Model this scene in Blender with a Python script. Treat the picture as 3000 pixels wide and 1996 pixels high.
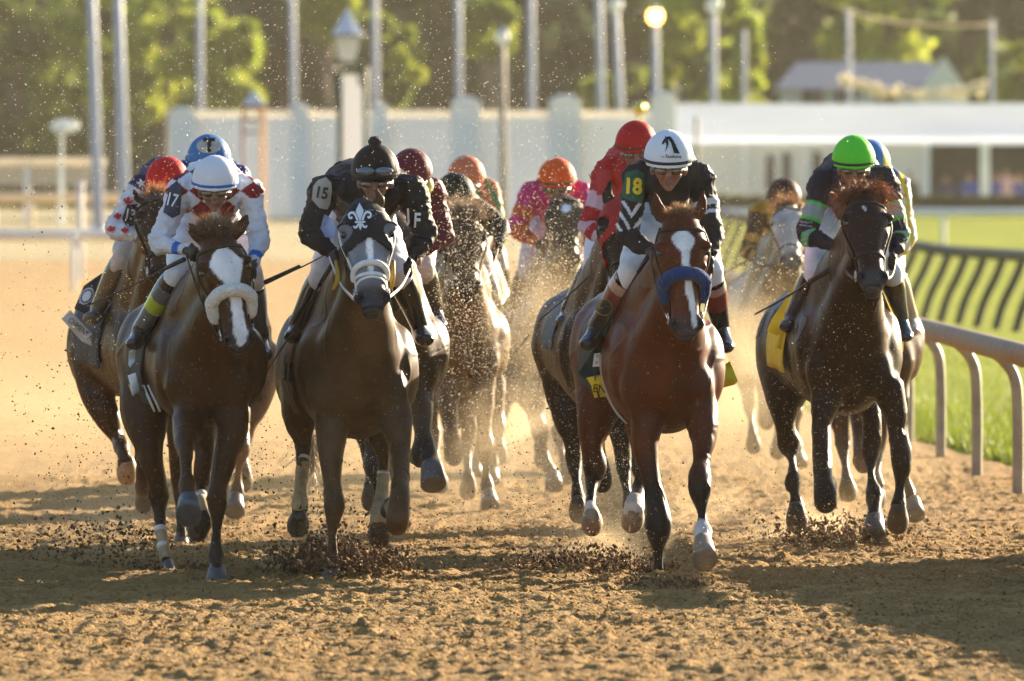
import bpy, bmesh, math, random
import numpy as np
from mathutils import Vector, Matrix
from mathutils.bvhtree import BVHTree
from mathutils.geometry import tessellate_polygon

for o in list(bpy.data.objects):
    bpy.data.objects.remove(o)
SC = bpy.context.scene
COL = SC.collection
RNG = np.random.default_rng(7)
random.seed(7)
R = math.radians

# ------------------------------------------------------------------ camera, sky, sun, exposure
FPX = 33333.3            # focal length in pixels of the 3000 px wide photograph (400 mm lens)
CAM = np.array([0.0, 0.0, 1.95])
PITCH = math.atan(448 / FPX)
cd = bpy.data.cameras.new('camera')
cam = bpy.data.objects.new('camera', cd)
COL.objects.link(cam)
cd.lens = 400
cd.sensor_width = 36
cd.clip_start = 1
cd.clip_end = 3000
cam.location = CAM
cam.rotation_euler = (math.pi / 2 - PITCH, 0, 0)
cd.dof.use_dof = True
cd.dof.focus_distance = 56.0
cd.dof.aperture_fstop = 6.3
SC.camera = cam
SUN_AZ, SUN_EL = R(38), R(14.5)      # to the right of the viewing direction, behind the field
w = bpy.data.worlds.new('World')
SC.world = w
w.use_nodes = True
nt = w.node_tree
sky = nt.nodes.new('ShaderNodeTexSky')
sky.sky_type = 'NISHITA'
sky.sun_disc = False
sky.sun_elevation = SUN_EL
sky.sun_rotation = SUN_AZ
sky.dust_density = 1.0
sky.ozone_density = 2.5
nt.nodes['Background'].inputs[1].default_value = 0.064
nt.links.new(sky.outputs[0], nt.nodes['Background'].inputs[0])
ld = bpy.data.lights.new('sun', 'SUN')
ld.energy = 5.0
ld.angle = R(0.5)
ld.color = (1.0, 0.82, 0.57)
sun = bpy.data.objects.new('sun', ld)
COL.objects.link(sun)
sd = Vector((math.sin(SUN_AZ) * math.cos(SUN_EL), math.cos(SUN_AZ) * math.cos(SUN_EL), math.sin(SUN_EL)))
sun.rotation_euler = sd.to_track_quat('Z', 'Y').to_euler()
sun.location = (30, 60, 30)
SC.view_settings.view_transform = 'Standard'
SC.view_settings.look = 'None'
SC.view_settings.exposure = 2.03
SC.view_settings.gamma = 1
SC.cycles.use_denoising = True
SC.cycles.max_bounces = 7
SC.cycles.diffuse_bounces = 3
SC.cycles.transparent_max_bounces = 8
SC.cycles.volume_bounces = 1
SC.cycles.sample_clamp_indirect = 6

_cp, _sp = math.cos(PITCH), math.sin(PITCH)


def W(px, py, D):
    """a point of the photograph at distance D in metres, as a place in the world"""
    x = (px - 1500) / FPX
    v = (998 - py) / FPX
    d = np.array([x, v * _sp + _cp, v * _cp - _sp])
    return CAM + d * (D / d[1])


def proj(P):
    """world points -> photograph pixels (used to place marks on built surfaces)"""
    q = np.asarray(P) - CAM
    zc = q[:, 1] * _cp - q[:, 2] * _sp
    return np.stack([1500 + FPX * q[:, 0] / zc, 998 - FPX * (q[:, 1] * _sp + q[:, 2] * _cp) / zc], 1)


# ------------------------------------------------------------------ noise
_T = RNG.random((64, 64, 64)).astype(np.float32)


def vn(P, f, seed=0):
    """smooth value noise in -1..1"""
    q = np.asarray(P, dtype=np.float64) * f + seed * 17.31
    i = np.floor(q).astype(int)
    t = q - i
    t = t * t * (3 - 2 * t)
    out = 0
    for a in (0, 1):
        for b in (0, 1):
            for c in (0, 1):
                wgt = (t[:, 0] if a else 1 - t[:, 0]) * (t[:, 1] if b else 1 - t[:, 1]) * (t[:, 2] if c else 1 - t[:, 2])
                out = out + wgt * _T[(i[:, 0] + a) & 63, (i[:, 1] + b) & 63, (i[:, 2] + c) & 63]
    return out * 2 - 1


def lerp(a, b, t):
    return a + (b - a) * t


def sstep(a, b, x):
    t = np.clip((x - a) / (b - a), 0, 1)
    return t * t * (3 - 2 * t)


# ------------------------------------------------------------------ materials
def srgb(c):
    return tuple(((v / 255) / 12.92 if v <= 10 else (((v / 255) + .055) / 1.055) ** 2.4) for v in c)


def mat(name, color=(.5, .5, .5), rough=.6, metal=0, nscale=0, namt=.25, bump=0, bscale=40, attr=False, sheen=0, coat=0,
        transl=0, spec=.5, emit=0, splash=0, obj=True, detail=4):
    m = bpy.data.materials.new(name)
    m.use_nodes = True
    n, l = m.node_tree.nodes, m.node_tree.links
    b = n['Principled BSDF']
    b.inputs['Roughness'].default_value = rough
    b.inputs['Metallic'].default_value = metal
    b.inputs['Specular IOR Level'].default_value = spec
    b.inputs['Sheen Weight'].default_value = sheen
    b.inputs['Coat Weight'].default_value = coat
    col = (*color, 1)
    src = None
    if attr:
        a = n.new('ShaderNodeVertexColor')
        a.layer_name = 'Col'
        src = a.outputs['Color']
    else:
        b.inputs['Base Color'].default_value = col
    tc = n.new('ShaderNodeTexCoord')
    if nscale:
        nz = n.new('ShaderNodeTexNoise')
        nz.inputs['Scale'].default_value = nscale
        nz.inputs['Detail'].default_value = detail
        l.new(tc.outputs['Object'], nz.inputs['Vector'])
        mr = n.new('ShaderNodeMapRange')
        mr.inputs['From Min'].default_value = .3
        mr.inputs['From Max'].default_value = .7
        mr.inputs['To Min'].default_value = 1 - namt
        mr.inputs['To Max'].default_value = 1 + namt
        l.new(nz.outputs[0], mr.inputs[0])
        mx = n.new('ShaderNodeMix')
        mx.data_type = 'RGBA'
        mx.blend_type = 'MULTIPLY'
        mx.inputs[0].default_value = 1
        if src:
            l.new(src, mx.inputs[6])
        else:
            mx.inputs[6].default_value = col
        l.new(mr.outputs[0], mx.inputs[7])
        src = mx.outputs[2]
    if splash:
        ns = n.new('ShaderNodeTexNoise')
        ns.inputs['Scale'].default_value = 75
        ns.inputs['Detail'].default_value = 2
        l.new(tc.outputs['Object'], ns.inputs['Vector'])
        ms_ = n.new('ShaderNodeMapRange')
        ms_.inputs['From Min'].default_value = .66
        ms_.inputs['From Max'].default_value = .72
        ms_.inputs['To Min'].default_value = 0
        ms_.inputs['To Max'].default_value = splash
        l.new(ns.outputs[0], ms_.inputs[0])
        md = n.new('ShaderNodeMix')
        md.data_type = 'RGBA'
        l.new(ms_.outputs[0], md.inputs[0])
        l.new(src, md.inputs[6])
        md.inputs[7].default_value = (.30, .20, .11, 1)
        src = md.outputs[2]
    if src:
        l.new(src, b.inputs['Base Color'])
    if bump:
        nb = n.new('ShaderNodeTexNoise')
        nb.inputs['Scale'].default_value = bscale
        nb.inputs['Detail'].default_value = 5
        l.new(tc.outputs['Object'], nb.inputs['Vector'])
        bp = n.new('ShaderNodeBump')
        bp.inputs['Strength'].default_value = bump
        bp.inputs['Distance'].default_value = .02
        l.new(nb.outputs[0], bp.inputs['Height'])
        l.new(bp.outputs[0], b.inputs['Normal'])
    if transl:
        tr = n.new('ShaderNodeBsdfTranslucent')
        if src:
            l.new(src, tr.inputs[0])
        else:
            tr.inputs[0].default_value = col
        ms = n.new('ShaderNodeMixShader')
        ms.inputs[0].default_value = transl
        l.new(b.outputs[0], ms.inputs[1])
        l.new(tr.outputs[0], ms.inputs[2])
        l.new(ms.outputs[0], n['Material Output'].inputs[0])
    if emit:
        b.inputs['Emission Color'].default_value = col
        b.inputs['Emission Strength'].default_value = emit
    return m


# ------------------------------------------------------------------ objects
def props(o, label=None, cat=None, group=None, kind=None):
    if label: o['label'] = label
    if cat: o['category'] = cat
    if group: o['group'] = group
    if kind: o['kind'] = kind
    return o


def empty(name, loc, label=None, cat=None, group=None):
    o = bpy.data.objects.new(name, None)
    o.empty_display_size = .2
    COL.objects.link(o)
    o.location = Vector(loc)
    return props(o, label, cat, group)


def rootloc(o):
    v = np.zeros(3)
    while o is not None:
        v = v + np.array(o.location)
        o = o.parent
    return v


class MB:
    """collects closed shells and builds them as one mesh"""
    def __init__(s):
        s.v, s.f, s.n = [], [], 0

    def add(s, v, f):
        v = np.asarray(v, dtype=float)
        s.v.append(v)
        n = s.n
        s.f += [tuple(i + n for i in q) for q in f]
        s.n += len(v)
        return s

    def verts(s):
        return np.concatenate(s.v) if s.v else np.zeros((0, 3))

    def box(s, c, h, M=None):
        v = np.array([[x, y, z] for x in (-1, 1) for y in (-1, 1) for z in (-1, 1)], float) * np.array(h)
        if M is not None:
            v = v @ np.array(M).T
        return s.add(v + np.array(c), [(0, 1, 3, 2), (4, 6, 7, 5), (0, 4, 5, 1), (2, 3, 7, 6), (0, 2, 6, 4), (1, 5, 7, 3)])

    def ell(s, c, r, M=None, nu=16, nv=10, bot=1.0):
        v, f = [], []
        for j in range(1, nv):
            ph = math.pi * j / nv
            for i in range(nu):
                th = 2 * math.pi * i / nu
                z = math.cos(ph)
                v.append((math.sin(ph) * math.cos(th), math.sin(ph) * math.sin(th), z if z > 0 else z * bot))
        v += [(0, 0, 1), (0, 0, -bot)]
        T, B = len(v) - 2, len(v) - 1
        for j in range(nv - 2):
            for i in range(nu):
                k = (i + 1) % nu
                f.append((j * nu + i, (j + 1) * nu + i, (j + 1) * nu + k, j * nu + k))
        for i in range(nu):
            k = (i + 1) % nu
            f.append((T, i, k))
            f.append((B, (nv - 2) * nu + k, (nv - 2) * nu + i))
        v = np.array(v) * np.array(r)
        if M is not None:
            v = v @ np.array(M)[:3, :3].T
        return s.add(v + np.array(c), f)

    def tube(s, pts, rad, seg=14, sub=3, ref=(1, 0, 0), cap=.6, smooth=True):
        """loft through points; rad = list of r or (a, b): a across the ref axis, b across the other"""
        P = np.array(pts, float)
        Q = np.array([(r, r) if np.isscalar(r) else tuple(r) for r in rad], float)
        if smooth and len(P) > 2 and sub > 1:
            P, Q = catmull(P, sub), catmull(Q, sub)
            Q = np.maximum(Q, 1e-4)
        T = np.gradient(P, axis=0)
        T /= np.linalg.norm(T, axis=1)[:, None] + 1e-12
        ref = np.array(ref, float)
        rings, prevA = [], None
        for i in range(len(P)):
            A = ref - T[i] * (ref @ T[i])
            if np.linalg.norm(A) < .35:
                r2 = np.array([0, 0, 1.0]) if abs(T[i][2]) < .8 else np.array([0, 1.0, 0])
                A = r2 - T[i] * (r2 @ T[i])
                if prevA is not None:
                    A = prevA - T[i] * (prevA @ T[i])
            A /= np.linalg.norm(A)
            if prevA is not None and A @ prevA < 0:
                A = -A
            prevA = A
            rings.append((P[i], A, np.cross(T[i], A), Q[i], T[i]))
        def ring(c, A, B, q, k=1.0):
            th = np.arange(seg) * 2 * math.pi / seg
            return c + np.outer(np.cos(th) * q[0] * k, A) + np.outer(np.sin(th) * q[1] * k, B)
        v = []
        c, A, B, q, t = rings[0]
        m = q.mean() * cap
        if cap:
            v.append(ring(c - t * m * .85, A, B, q, .5))
            v.append(ring(c - t * m * .5, A, B, q, .85))
        for c_, A_, B_, q_, t_ in rings:
            v.append(ring(c_, A_, B_, q_))
        c2, A2, B2, q2, t2 = rings[-1]
        m2 = q2.mean() * cap
        if cap:
            v.append(ring(c2 + t2 * m2 * .5, A2, B2, q2, .85))
            v.append(ring(c2 + t2 * m2 * .85, A2, B2, q2, .5))
        nr = len(v)
        v = np.concatenate(v + [np.array([c - t * m]), np.array([c2 + t2 * m2])])
        f = []
        for j in range(nr - 1):
            for i in range(seg):
                k = (i + 1) % seg
                f.append((j * seg + i, j * seg + k, (j + 1) * seg + k, (j + 1) * seg + i))
        for i in range(seg):
            k = (i + 1) % seg
            f.append((nr * seg, k, i))
            f.append((nr * seg + 1, (nr - 1) * seg + i, (nr - 1) * seg + k))
        return s.add(v, f)

    def prism(s, poly, y0, y1):
        """outline in x,z pushed along y"""
        n = len(poly)
        v = [(x, y0, z) for x, z in poly] + [(x, y1, z) for x, z in poly]
        f = [tuple(range(n)), tuple(range(2 * n - 1, n - 1, -1))]
        f += [(i, i + n, (i + 1) % n + n, (i + 1) % n) for i in range(n)]
        return s.add(v, f)

    def mesh(s, name):
        me = bpy.data.meshes.new(name)
        me.from_pydata(s.verts().tolist(), [], s.f)
        me.update()
        return me

    def build(s, name, m, parent=None, smooth=True, voxel=0, it=3, colf=None, disp=None, bevel=0, fac=.5):
        me = s.mesh(name)
        if voxel:
            me = remesh(me, voxel, it, fac)
        return finish(me, name, m, parent, smooth, colf, disp, bevel)


def remesh(me, voxel, it, fac=.5):
    t = bpy.data.objects.new('t', me)
    COL.objects.link(t)
    r = t.modifiers.new('r', 'REMESH')
    r.mode = 'VOXEL'
    r.voxel_size = voxel
    if it:
        sm = t.modifiers.new('s', 'SMOOTH')
        sm.factor = fac
        sm.iterations = it
    dg = bpy.context.evaluated_depsgraph_get()
    out = bpy.data.meshes.new_from_object(t.evaluated_get(dg))
    bpy.data.objects.remove(t)
    bpy.data.meshes.remove(me)
    return out


def getv(me):
    a = np.empty(len(me.vertices) * 3, np.float32)
    me.vertices.foreach_get('co', a)
    return a.reshape(-1, 3).astype(float)


def setv(me, v):
    me.vertices.foreach_set('co', np.asarray(v, np.float32).ravel())
    me.update()


def getn(me):
    a = np.empty(len(me.vertices) * 3, np.float32)
    me.vertex_normals.foreach_get('vector', a)
    return a.reshape(-1, 3).astype(float)


def paint(me, c):
    at = me.color_attributes.new('Col', 'FLOAT_COLOR', 'POINT')
    c = np.concatenate([np.clip(c, 0, 1), np.ones((len(c), 1))], 1).astype(np.float32)
    at.data.foreach_set('color', c.ravel())


BVHS = {}


def finish(me, name, m, parent=None, smooth=True, colf=None, disp=None, bevel=0):
    """verts are in world space; the object hangs under parent"""
    me.name = name
    if disp is not None:
        v = getv(me)
        setv(me, v + getn(me) * disp(v)[:, None])
    v = getv(me)
    if colf is not None:
        paint(me, colf(v, getn(me)))
    if smooth:
        me.polygons.foreach_set('use_smooth', [True] * len(me.polygons))
    if len(v) < 60000 or name in ('body',):
        key = (me, v)
    me.materials.clear()
    me.materials.append(m)
    o = bpy.data.objects.new(name, me)
    COL.objects.link(o)
    off = rootloc(parent) if parent is not None else np.zeros(3)
    if parent is None:
        lo, hi = v.min(0), v.max(0)
        off = np.array([(lo[0] + hi[0]) / 2, (lo[1] + hi[1]) / 2, lo[2]])
        o.location = off
    else:
        o.parent = parent
    setv(me, v - off)
    if bevel:
        b = o.modifiers.new('b', 'BEVEL')
        b.width = bevel
        b.segments = 2
    return o


def bvh_of(*objs):
    V, F, n = [], [], 0
    for o in objs:
        v = getv(o.data) + rootloc(o)
        V.append(v)
        F += [tuple(i + n for i in p.vertices) for p in o.data.polygons]
        n += len(v)
    return BVHTree.FromPolygons(np.concatenate(V).tolist(), F)


def catmull(P, sub):
    P = np.asarray(P, float)
    E = np.concatenate([[2 * P[0] - P[1]], P, [2 * P[-1] - P[-2]]])
    out = []
    for i in range(1, len(E) - 2):
        for k in range(sub):
            t = k / sub
            a, b, c, d = E[i - 1], E[i], E[i + 1], E[i + 2]
            out.append(.5 * (2 * b + (c - a) * t + (2 * a - 5 * b + 4 * c - d) * t * t + (3 * b - a - 3 * c + d) * t ** 3))
    out.append(E[-2])
    return np.array(out)


# ------------------------------------------------------------------ marks laid on built surfaces
def project_decal(polys, parent, m, name, bvh, c, scale, rot, dist, off=.004, cuts=2, fall=None, squash=1.0, skew=0.0):
    """polys: (verts2d, tris) in a flat layout; laid on the surface below, seen from the front"""
    v2, tris = polys
    v2 = np.array(v2, float)
    v2[:, 0] *= squash
    v2[:, 1] += v2[:, 0] * skew
    bm = bmesh.new()
    vs = [bm.verts.new((x, y, 0)) for x, y in v2]
    for t in tris:
        try:
            bm.faces.new([vs[i] for i in t])
        except ValueError:
            pass
    for _ in range(cuts):
        L = [e for e in bm.edges if e.calc_length() * scale > 7]
        if L:
            bmesh.ops.subdivide_edges(bm, edges=L, cuts=1)
            bmesh.ops.triangulate(bm, faces=bm.faces[:])
    ca, sa = math.cos(rot), math.sin(rot)
    last = dist
    hits = []
    for q in bm.verts:
        x, y = q.co.x * scale, q.co.y * scale
        px, py = c[0] + x * ca - y * sa, c[1] - (x * sa + y * ca)
        far = W(px, py, dist + 4)
        d = Vector(far - CAM).normalized()
        hit = bvh.ray_cast(Vector(CAM), d, dist + 6)
        hits.append((px, py, d, hit))
    good = [(h[3][0] - Vector(CAM)).length for h in hits if h[3][0] is not None]
    med = float(np.median(good)) if good else dist
    for q, (px, py, d, hit) in zip(bm.verts, hits):
        if hit[0] is not None and abs((hit[0] - Vector(CAM)).length - med) < .25:
            q.co = hit[0] - d * off + hit[1] * off * .3 * (1 if hit[1].dot(d) < 0 else -1)
        else:
            q.co = Vector(CAM) + d * med
    me = bpy.data.meshes.new(name)
    bm.to_mesh(me)
    bm.free()
    return finish(me, name, m, parent, smooth=True)


def poly2(*outlines):
    V, T = [], []
    for o in outlines:
        n = len(V)
        tr = tessellate_polygon([[Vector((x, y, 0)) for x, y in o]])
        V += list(o)
        T += [tuple(i + n for i in t) for t in tr]
    return V, T


def text2(s, bold=0.0):
    cu = bpy.data.curves.new('t', 'FONT')
    cu.body = s
    cu.align_x = 'CENTER'
    cu.align_y = 'CENTER'
    cu.offset = bold
    cu.resolution_u = 3
    o = bpy.data.objects.new('t', cu)
    COL.objects.link(o)
    dg = bpy.context.evaluated_depsgraph_get()
    me = bpy.data.meshes.new_from_object(o.evaluated_get(dg))
    me.calc_loop_triangles()
    v = [(p.co.x, p.co.y) for p in me.vertices]
    t = [tuple(x.vertices) for x in me.loop_triangles]
    bpy.data.objects.remove(o)
    bpy.data.meshes.remove(me)
    return v, t

# ------------------------------------------------------------------ shared materials
M_coat = mat('coat', attr=True, rough=.40, nscale=9, namt=.25, bump=.10, bscale=120, spec=.14, sheen=0, splash=.7)
M_hair = mat('hair', attr=True, rough=.55, transl=.25)
M_hoof = mat('hoof', (.085, .082, .085), rough=.45, nscale=20, namt=.4, bump=.2, bscale=60)
M_hoof_dark = mat('hoof_dark', (.045, .036, .030), rough=.55, nscale=20, namt=.4, bump=.3, bscale=60)
M_hoof_pale = mat('hoof_pale', (.30, .22, .15), rough=.5, nscale=20, namt=.3)
M_eye = mat('eye', (.008, .005, .004), rough=.06, coat=1)
M_black_leather = mat('black_leather', (.018, .014, .012), rough=.5, nscale=30, spec=.2)
M_brown_leather = mat('brown_leather', (.035, .017, .010), rough=.55, nscale=30, spec=.2)
M_white_leather = mat('white_leather', (.75, .74, .72), rough=.5, nscale=30, namt=.1)
M_white_fleece = mat('white_fleece', (.82, .78, .72), rough=.95, sheen=.2, bump=1, bscale=90, nscale=60, namt=.12)
M_blue_fleece = mat('blue_fleece', (.006, .045, .20), rough=.95, sheen=.1, bump=1, bscale=90, nscale=60, namt=.35)
M_steel = mat('steel', (.6, .6, .6), rough=.25, metal=1)
M_bandage = mat('bandage', (.42, .31, .17), rough=.85, bump=.4, bscale=60, nscale=15)
M_tape = mat('tape', (.72, .68, .62), rough=.7, nscale=20, namt=.12)
M_cloth = mat('cloth', attr=True, rough=.75, bump=.35, bscale=18, nscale=7, namt=.08)
M_ink = mat('ink', (.012, .012, .014), rough=.7)
M_white_ink = mat('white_ink', (.78, .78, .78), rough=.7)
M_yellow_ink = mat('yellow_ink', (.80, .62, .02), rough=.7)


def hair(name, roots, dirs, length, m, color, parent, width=.003, n=5, droop=.3, jitter=.25, seed=1, tipc=None):
    """strands as thin tapering blades"""
    rg = np.random.default_rng(seed)
    V, F, C = [], [], []
    for r0, d in zip(roots, dirs):
        L = length * rg.uniform(.55, 1.15)
        d = d + rg.normal(0, jitter, 3)
        d /= np.linalg.norm(d)
        side = np.cross(d, rg.normal(0, 1, 3))
        side /= np.linalg.norm(side)
        k0 = len(V)
        p = np.array(r0, float)
        bend = rg.normal(0, .25, 3) + np.array([0, 0, -droop])
        sh = rg.uniform(.7, 1.3)
        for j in range(n):
            t = j / (n - 1)
            q = p + d * L * t + bend * L * t * t * .6
            wd = width * (1 - t * .9)
            V += [q - side * wd, q + side * wd]
            c = np.array(color) * sh
            if tipc is not None:
                c = lerp(c, np.array(tipc) * sh, t)
            C += [c, c]
            if j:
                a = k0 + 2 * j
                F.append((a - 2, a - 1, a + 1, a))
    me = bpy.data.meshes.new(name)
    me.from_pydata([tuple(x) for x in V], [], F)
    me.update()
    C = np.array(C)
    return finish(me, name, m, parent, colf=lambda v, nn: C)


class Horse:
    def __init__(s, D, label, coat, poll, muz, chest, haunch, legs, ears=None, yaw=0, roll=0, voxel=.015, blaze=None, points=.62,
                 pointc=(.012, .009, .008), socks=(), face=None, group='racehorses galloping toward the camera', headw=1.30,
                 forelock=None, tail=None, bridle=None, hooves='dark', barrel=1.0, muzc=None, dyp=-.35, grey=0, hidehead=False, eyes=True,
                 neckw=1.0, mane=None, ms=1.0):
        s.D, s.cfg = D, dict(chest=chest, haunch=haunch)
        s.bar = barrel
        loc = W(chest[0], 900, D + .7)
        loc[2] = 0
        s.root = empty('racehorse', loc, label, 'horse', group)
        s.coat = coat = np.array(coat) * np.array([.54, .44, .30])
        k = D / FPX
        # ---- head matrix
        P = W(poll[0], poll[1], D + dyp)
        app = math.hypot(poll[0] - muz[0], poll[1] - muz[1]) * (D + dyp) / FPX
        full = max(.60 * ms, app + .01)
        dy = -math.sqrt(full * full - app * app)
        Q = W(muz[0], muz[1], D + dyp + dy)
        z = P - Q
        L = np.linalg.norm(z)
        z /= L
        yr = R(yaw)
        x = np.array([math.cos(yr), math.sin(yr), R(roll)])
        x -= z * (x @ z)
        x /= np.linalg.norm(x)
        y = np.cross(z, x)
        hs = L / .625
        s.hs = hs
        B = np.stack([x * hs * headw, y * hs, z * hs], 1)
        s.hB, s.hP, s.hBi = B, P, np.linalg.inv(B)
        mb = MB()
        hl = MB()
        st = [(.02, .03, .05, .06), (-.04, .01, .075, .085), (-.11, -.005, .096, .105), (-.18, .0, .104, .125), (-.25, .005, .092, .128),
              (-.32, -.005, .074, .108), (-.39, -.015, .060, .085), (-.46, -.02, .054, .070), (-.52, -.022, .056, .062), (-.565, -.02, .056, .055), (-.60, -.012, .044, .042)]
        hl.tube([(0, a[1], a[0]) for a in st], [(a[2], a[3]) for a in st], seg=20)
        for sx in (-1, 1):
            hl.ell((sx * .082, -.068, -.155), (.032, .032, .028))
            hl.ell((sx * .055, .07, -.22), (.034, .075, .10))
            hl.ell((sx * .047, -.052, -.548), (.026, .032, .040))
            hl.tube([(sx * .075, -.05, -.25), (sx * .058, -.055, -.36)], [.018, .008], seg=8, sub=1)
        hl.ell((0, -.07, -.33), (.036, .028, .20))
        hl.ell((0, .025, -.605), (.036, .032, .030))
        hl.ell((0, -.042, -.598), (.042, .030, .032))
        mb.add(hl.verts() @ B.T + P, hl.f)
        # ---- ears
        s.ears = []
        if ears is None:
            ears = [((-.085, .01, .17), (-.058, .015, 0)), ((.085, .01, .17), (.058, .015, 0))]
            ears = [(s.h(a), s.h(b)) for a, b in ears]
        else:
            ears = [(W(a[0], a[1], D + dyp + a[2]), s.h((sx * .055, .02, -.01))) for sx, a in zip((-1, 1), ears)]
        for tip, base in ears:
            if not hidehead:
                e = tip - base
                mid = base + e * .45 + x * .012 * np.sign((base - P) @ x)
                eL = np.linalg.norm(e) / .17
                mb.tube([base - e * .15, base + e * .15, mid, base + e * .78, tip], [(.022, .018), (.031 * eL, .019), (.033 * eL, .016), (.019 * eL, .010), (.003, .003)], seg=12, ref=tuple(x), cap=.3)
                s.ears.append((base, tip))
        # ---- neck
        cx, cy, chw, chh = chest
        hx, hy, hhw, hhh = haunch
        nb = W(lerp(cx, hx, .28), cy - chh * .52, D + .48)
        th = s.h((0, .06, -.10))
        n1 = lerp(th, nb, .33) + np.array([0, 0, .02])
        n2 = lerp(th, nb, .68) + np.array([0, 0, .01])
        mb.tube([th, n1, n2, nb], [(.080 * neckw, .115), (.115 * neckw, .17), (.175 * neckw, .23), (.215 * neckw, .26)], seg=18)
        # throat to chest front
        cf = W(cx, cy - chh * .15, D + .12)
        mb.tube([s.h((0, .08, -.2)), lerp(s.h((0, .08, -.2)), cf, .5), cf], [(.060, .08), (.135, .14), (chw * k * .80, chh * k * .72)], seg=16)
        # ---- torso
        s.stations = []
        for d, t, fa, fb in ((.02, 0, .62, .62), (.14, 0, .90, .88), (.36, .15, 1.0, 1.0), (.72, .42, 1.0 * barrel, .95), (1.12, .70, .98 * barrel, .86), (1.42, .9, 1.0, .95), (1.66, 1, 1.0, 1.0), (1.9, 1, .85, .86), (2.05, 1, .5, .6)):
            s.stations.append((d, W(lerp(cx, hx, t), lerp(cy, hy, t), D + d), lerp(chw, hhw, t) * fa * k, lerp(chh, hhh, t) * fb * k))
        mb.tube([a[1] for a in s.stations], [(a[2], a[3]) for a in s.stations], seg=28)
        # chest and shoulder muscles
        for sx in (-1, 1):
            mb.ell(W(cx + sx * chw * .42, cy + chh * .28, D + .06), (chw * k * .44, .10, chh * k * .42))
            mb.ell(W(cx + sx * chw * .70, cy - chh * .02, D + .26), (chw * k * .36, .20, chh * k * .62))
            mb.ell(W(hx + sx * hhw * .5, hy + hhh * .1, D + 1.55), (hhw * k * .55, .28, hhh * k * .9))
        mb.ell(W(hx, hy - hhh * .1, D + 1.85), (hhw * k * .7, .18, hhh * k * .75))
        # ---- legs
        s.hoofs = []
        for lg in legs:
            p = [W(a[0], a[1], D + a[2]) for a in lg['pts']]
            r = []
            for i, a in enumerate(lg['pts']):
                rr = a[3] * (D + a[2]) / FPX
                q = a[4] if len(a) > 4 else 1.15
                r.append((rr, rr * q))
            r = [tuple(r[i][j] + (.28 * (r[i][j] - (r[i - 1][j] + r[i + 1][j]) / 2) if 0 < i < len(r) - 1 else 0) for j in (0, 1)) for i in range(len(r))]
            mb.tube(p, r, seg=14, sub=4, cap=.5)
            h = lg.get('hoof')
            if h:
                s.hoofs.append((h, lg))
        me = mb.mesh('body')
        me = remesh(me, voxel, 4)
        v = getv(me)
        hloc = (v - P) @ s.hBi.T
        wt = sstep(.78, .95, v[:, 2]) * (1 - ((hloc[:, 2] > -.70) & (hloc[:, 1] < .13) & (v[:, 1] < D + .1) & (v[:, 2] > 1.05) & (np.abs(hloc[:, 0]) < .2))) 
        for base, tip in s.ears:
            wt[capsule_t(v, [base, tip])[0] < .08] = 0
        E = np.empty(len(me.edges) * 2, np.int32)
        me.edges.foreach_get('vertices', E)
        E = E.reshape(-1, 2)
        deg = np.bincount(E.ravel(), minlength=len(v)) + 1e-9
        for _ in range(int(.30 / voxel)):
            acc = np.stack([np.bincount(E[:, 0], v[E[:, 1], j], len(v)) + np.bincount(E[:, 1], v[E[:, 0], j], len(v)) for j in range(3)], 1) / deg[:, None]
            v = v + (acc - v) * (wt * .6)[:, None]
        setv(me, v)
        n = getn(me)
        hloc = (v - P) @ s.hBi.T
        inhead = (hloc[:, 2] > -.72) & (hloc[:, 2] < .05) & (np.abs(hloc[:, 0]) < .16) & (hloc[:, 1] < .16) & (hloc[:, 1] > -.2)
        # nostrils, mouth, eye sockets pressed in
        dsp = np.zeros(len(v))
        for sx in (-1, 1):
            d2 = ((hloc[:, 0] - sx * .048) / .016) ** 2 + ((hloc[:, 2] + .553) / .028) ** 2
            dsp -= np.where(inhead & (hloc[:, 1] < -.04), .022 * np.exp(-d2), 0)
            d3 = ((hloc[:, 0] - sx * .095) / .018) ** 2 + ((hloc[:, 2] + .185) / .016) ** 2 + ((hloc[:, 1] + .055) / .03) ** 2
            dsp -= np.where(inhead, .010 * np.exp(-d3), 0)
        mouth = np.exp(-((hloc[:, 2] + .612 - .3 * np.maximum(hloc[:, 1] + .04, 0) * 0) / .006) ** 2)
        dsp -= np.where(inhead & (hloc[:, 1] < .01), .008 * mouth, 0)
        # veins and muscle relief
        dsp += np.where(inhead, 0, .009 * vn(v, 5, 1) * sstep(.6, .9, v[:, 2]) + .0035 * vn(v, 13, 2) + .0040 * np.exp(-(vn(v, 6, 9) / .06) ** 2) - .0022 * (v[:, 2] < .75) * np.exp(-(vn(v * np.array([2.2, 2.2, .45]), 9, 11) / .10) ** 2))
        v = v + n * dsp[:, None]
        setv(me, v)
        n = getn(me)
        c = np.tile(s.coat, (len(v), 1)) * (1 + .12 * vn(v, 3, 3) + .06 * vn(v, 11, 4))[:, None]
        pc = np.array(pointc)
        if points:
            c = lerp(c, pc, sstep(points + .05, points - .22, v[:, 2])[:, None])
        mc = np.array(muzc if muzc is not None else np.array(coat) * .3)
        c = lerp(c, mc, (inhead * sstep(-.47, -.56, hloc[:, 2]))[:, None])
        if face is not None:
            c = lerp(c, np.array(face), (inhead * sstep(.02, -.06, hloc[:, 2]) * sstep(-.53, -.45, hloc[:, 2]))[:, None])
        for sx in (-1, 1):
            d2 = ((hloc[:, 0] - sx * .050) / .018) ** 2 + ((hloc[:, 2] + .553) / .028) ** 2
            c = lerp(c, np.array((.006, .003, .003)), (inhead * (hloc[:, 1] < -.03) * np.exp(-d2 * d2 * .5))[:, None])
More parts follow.
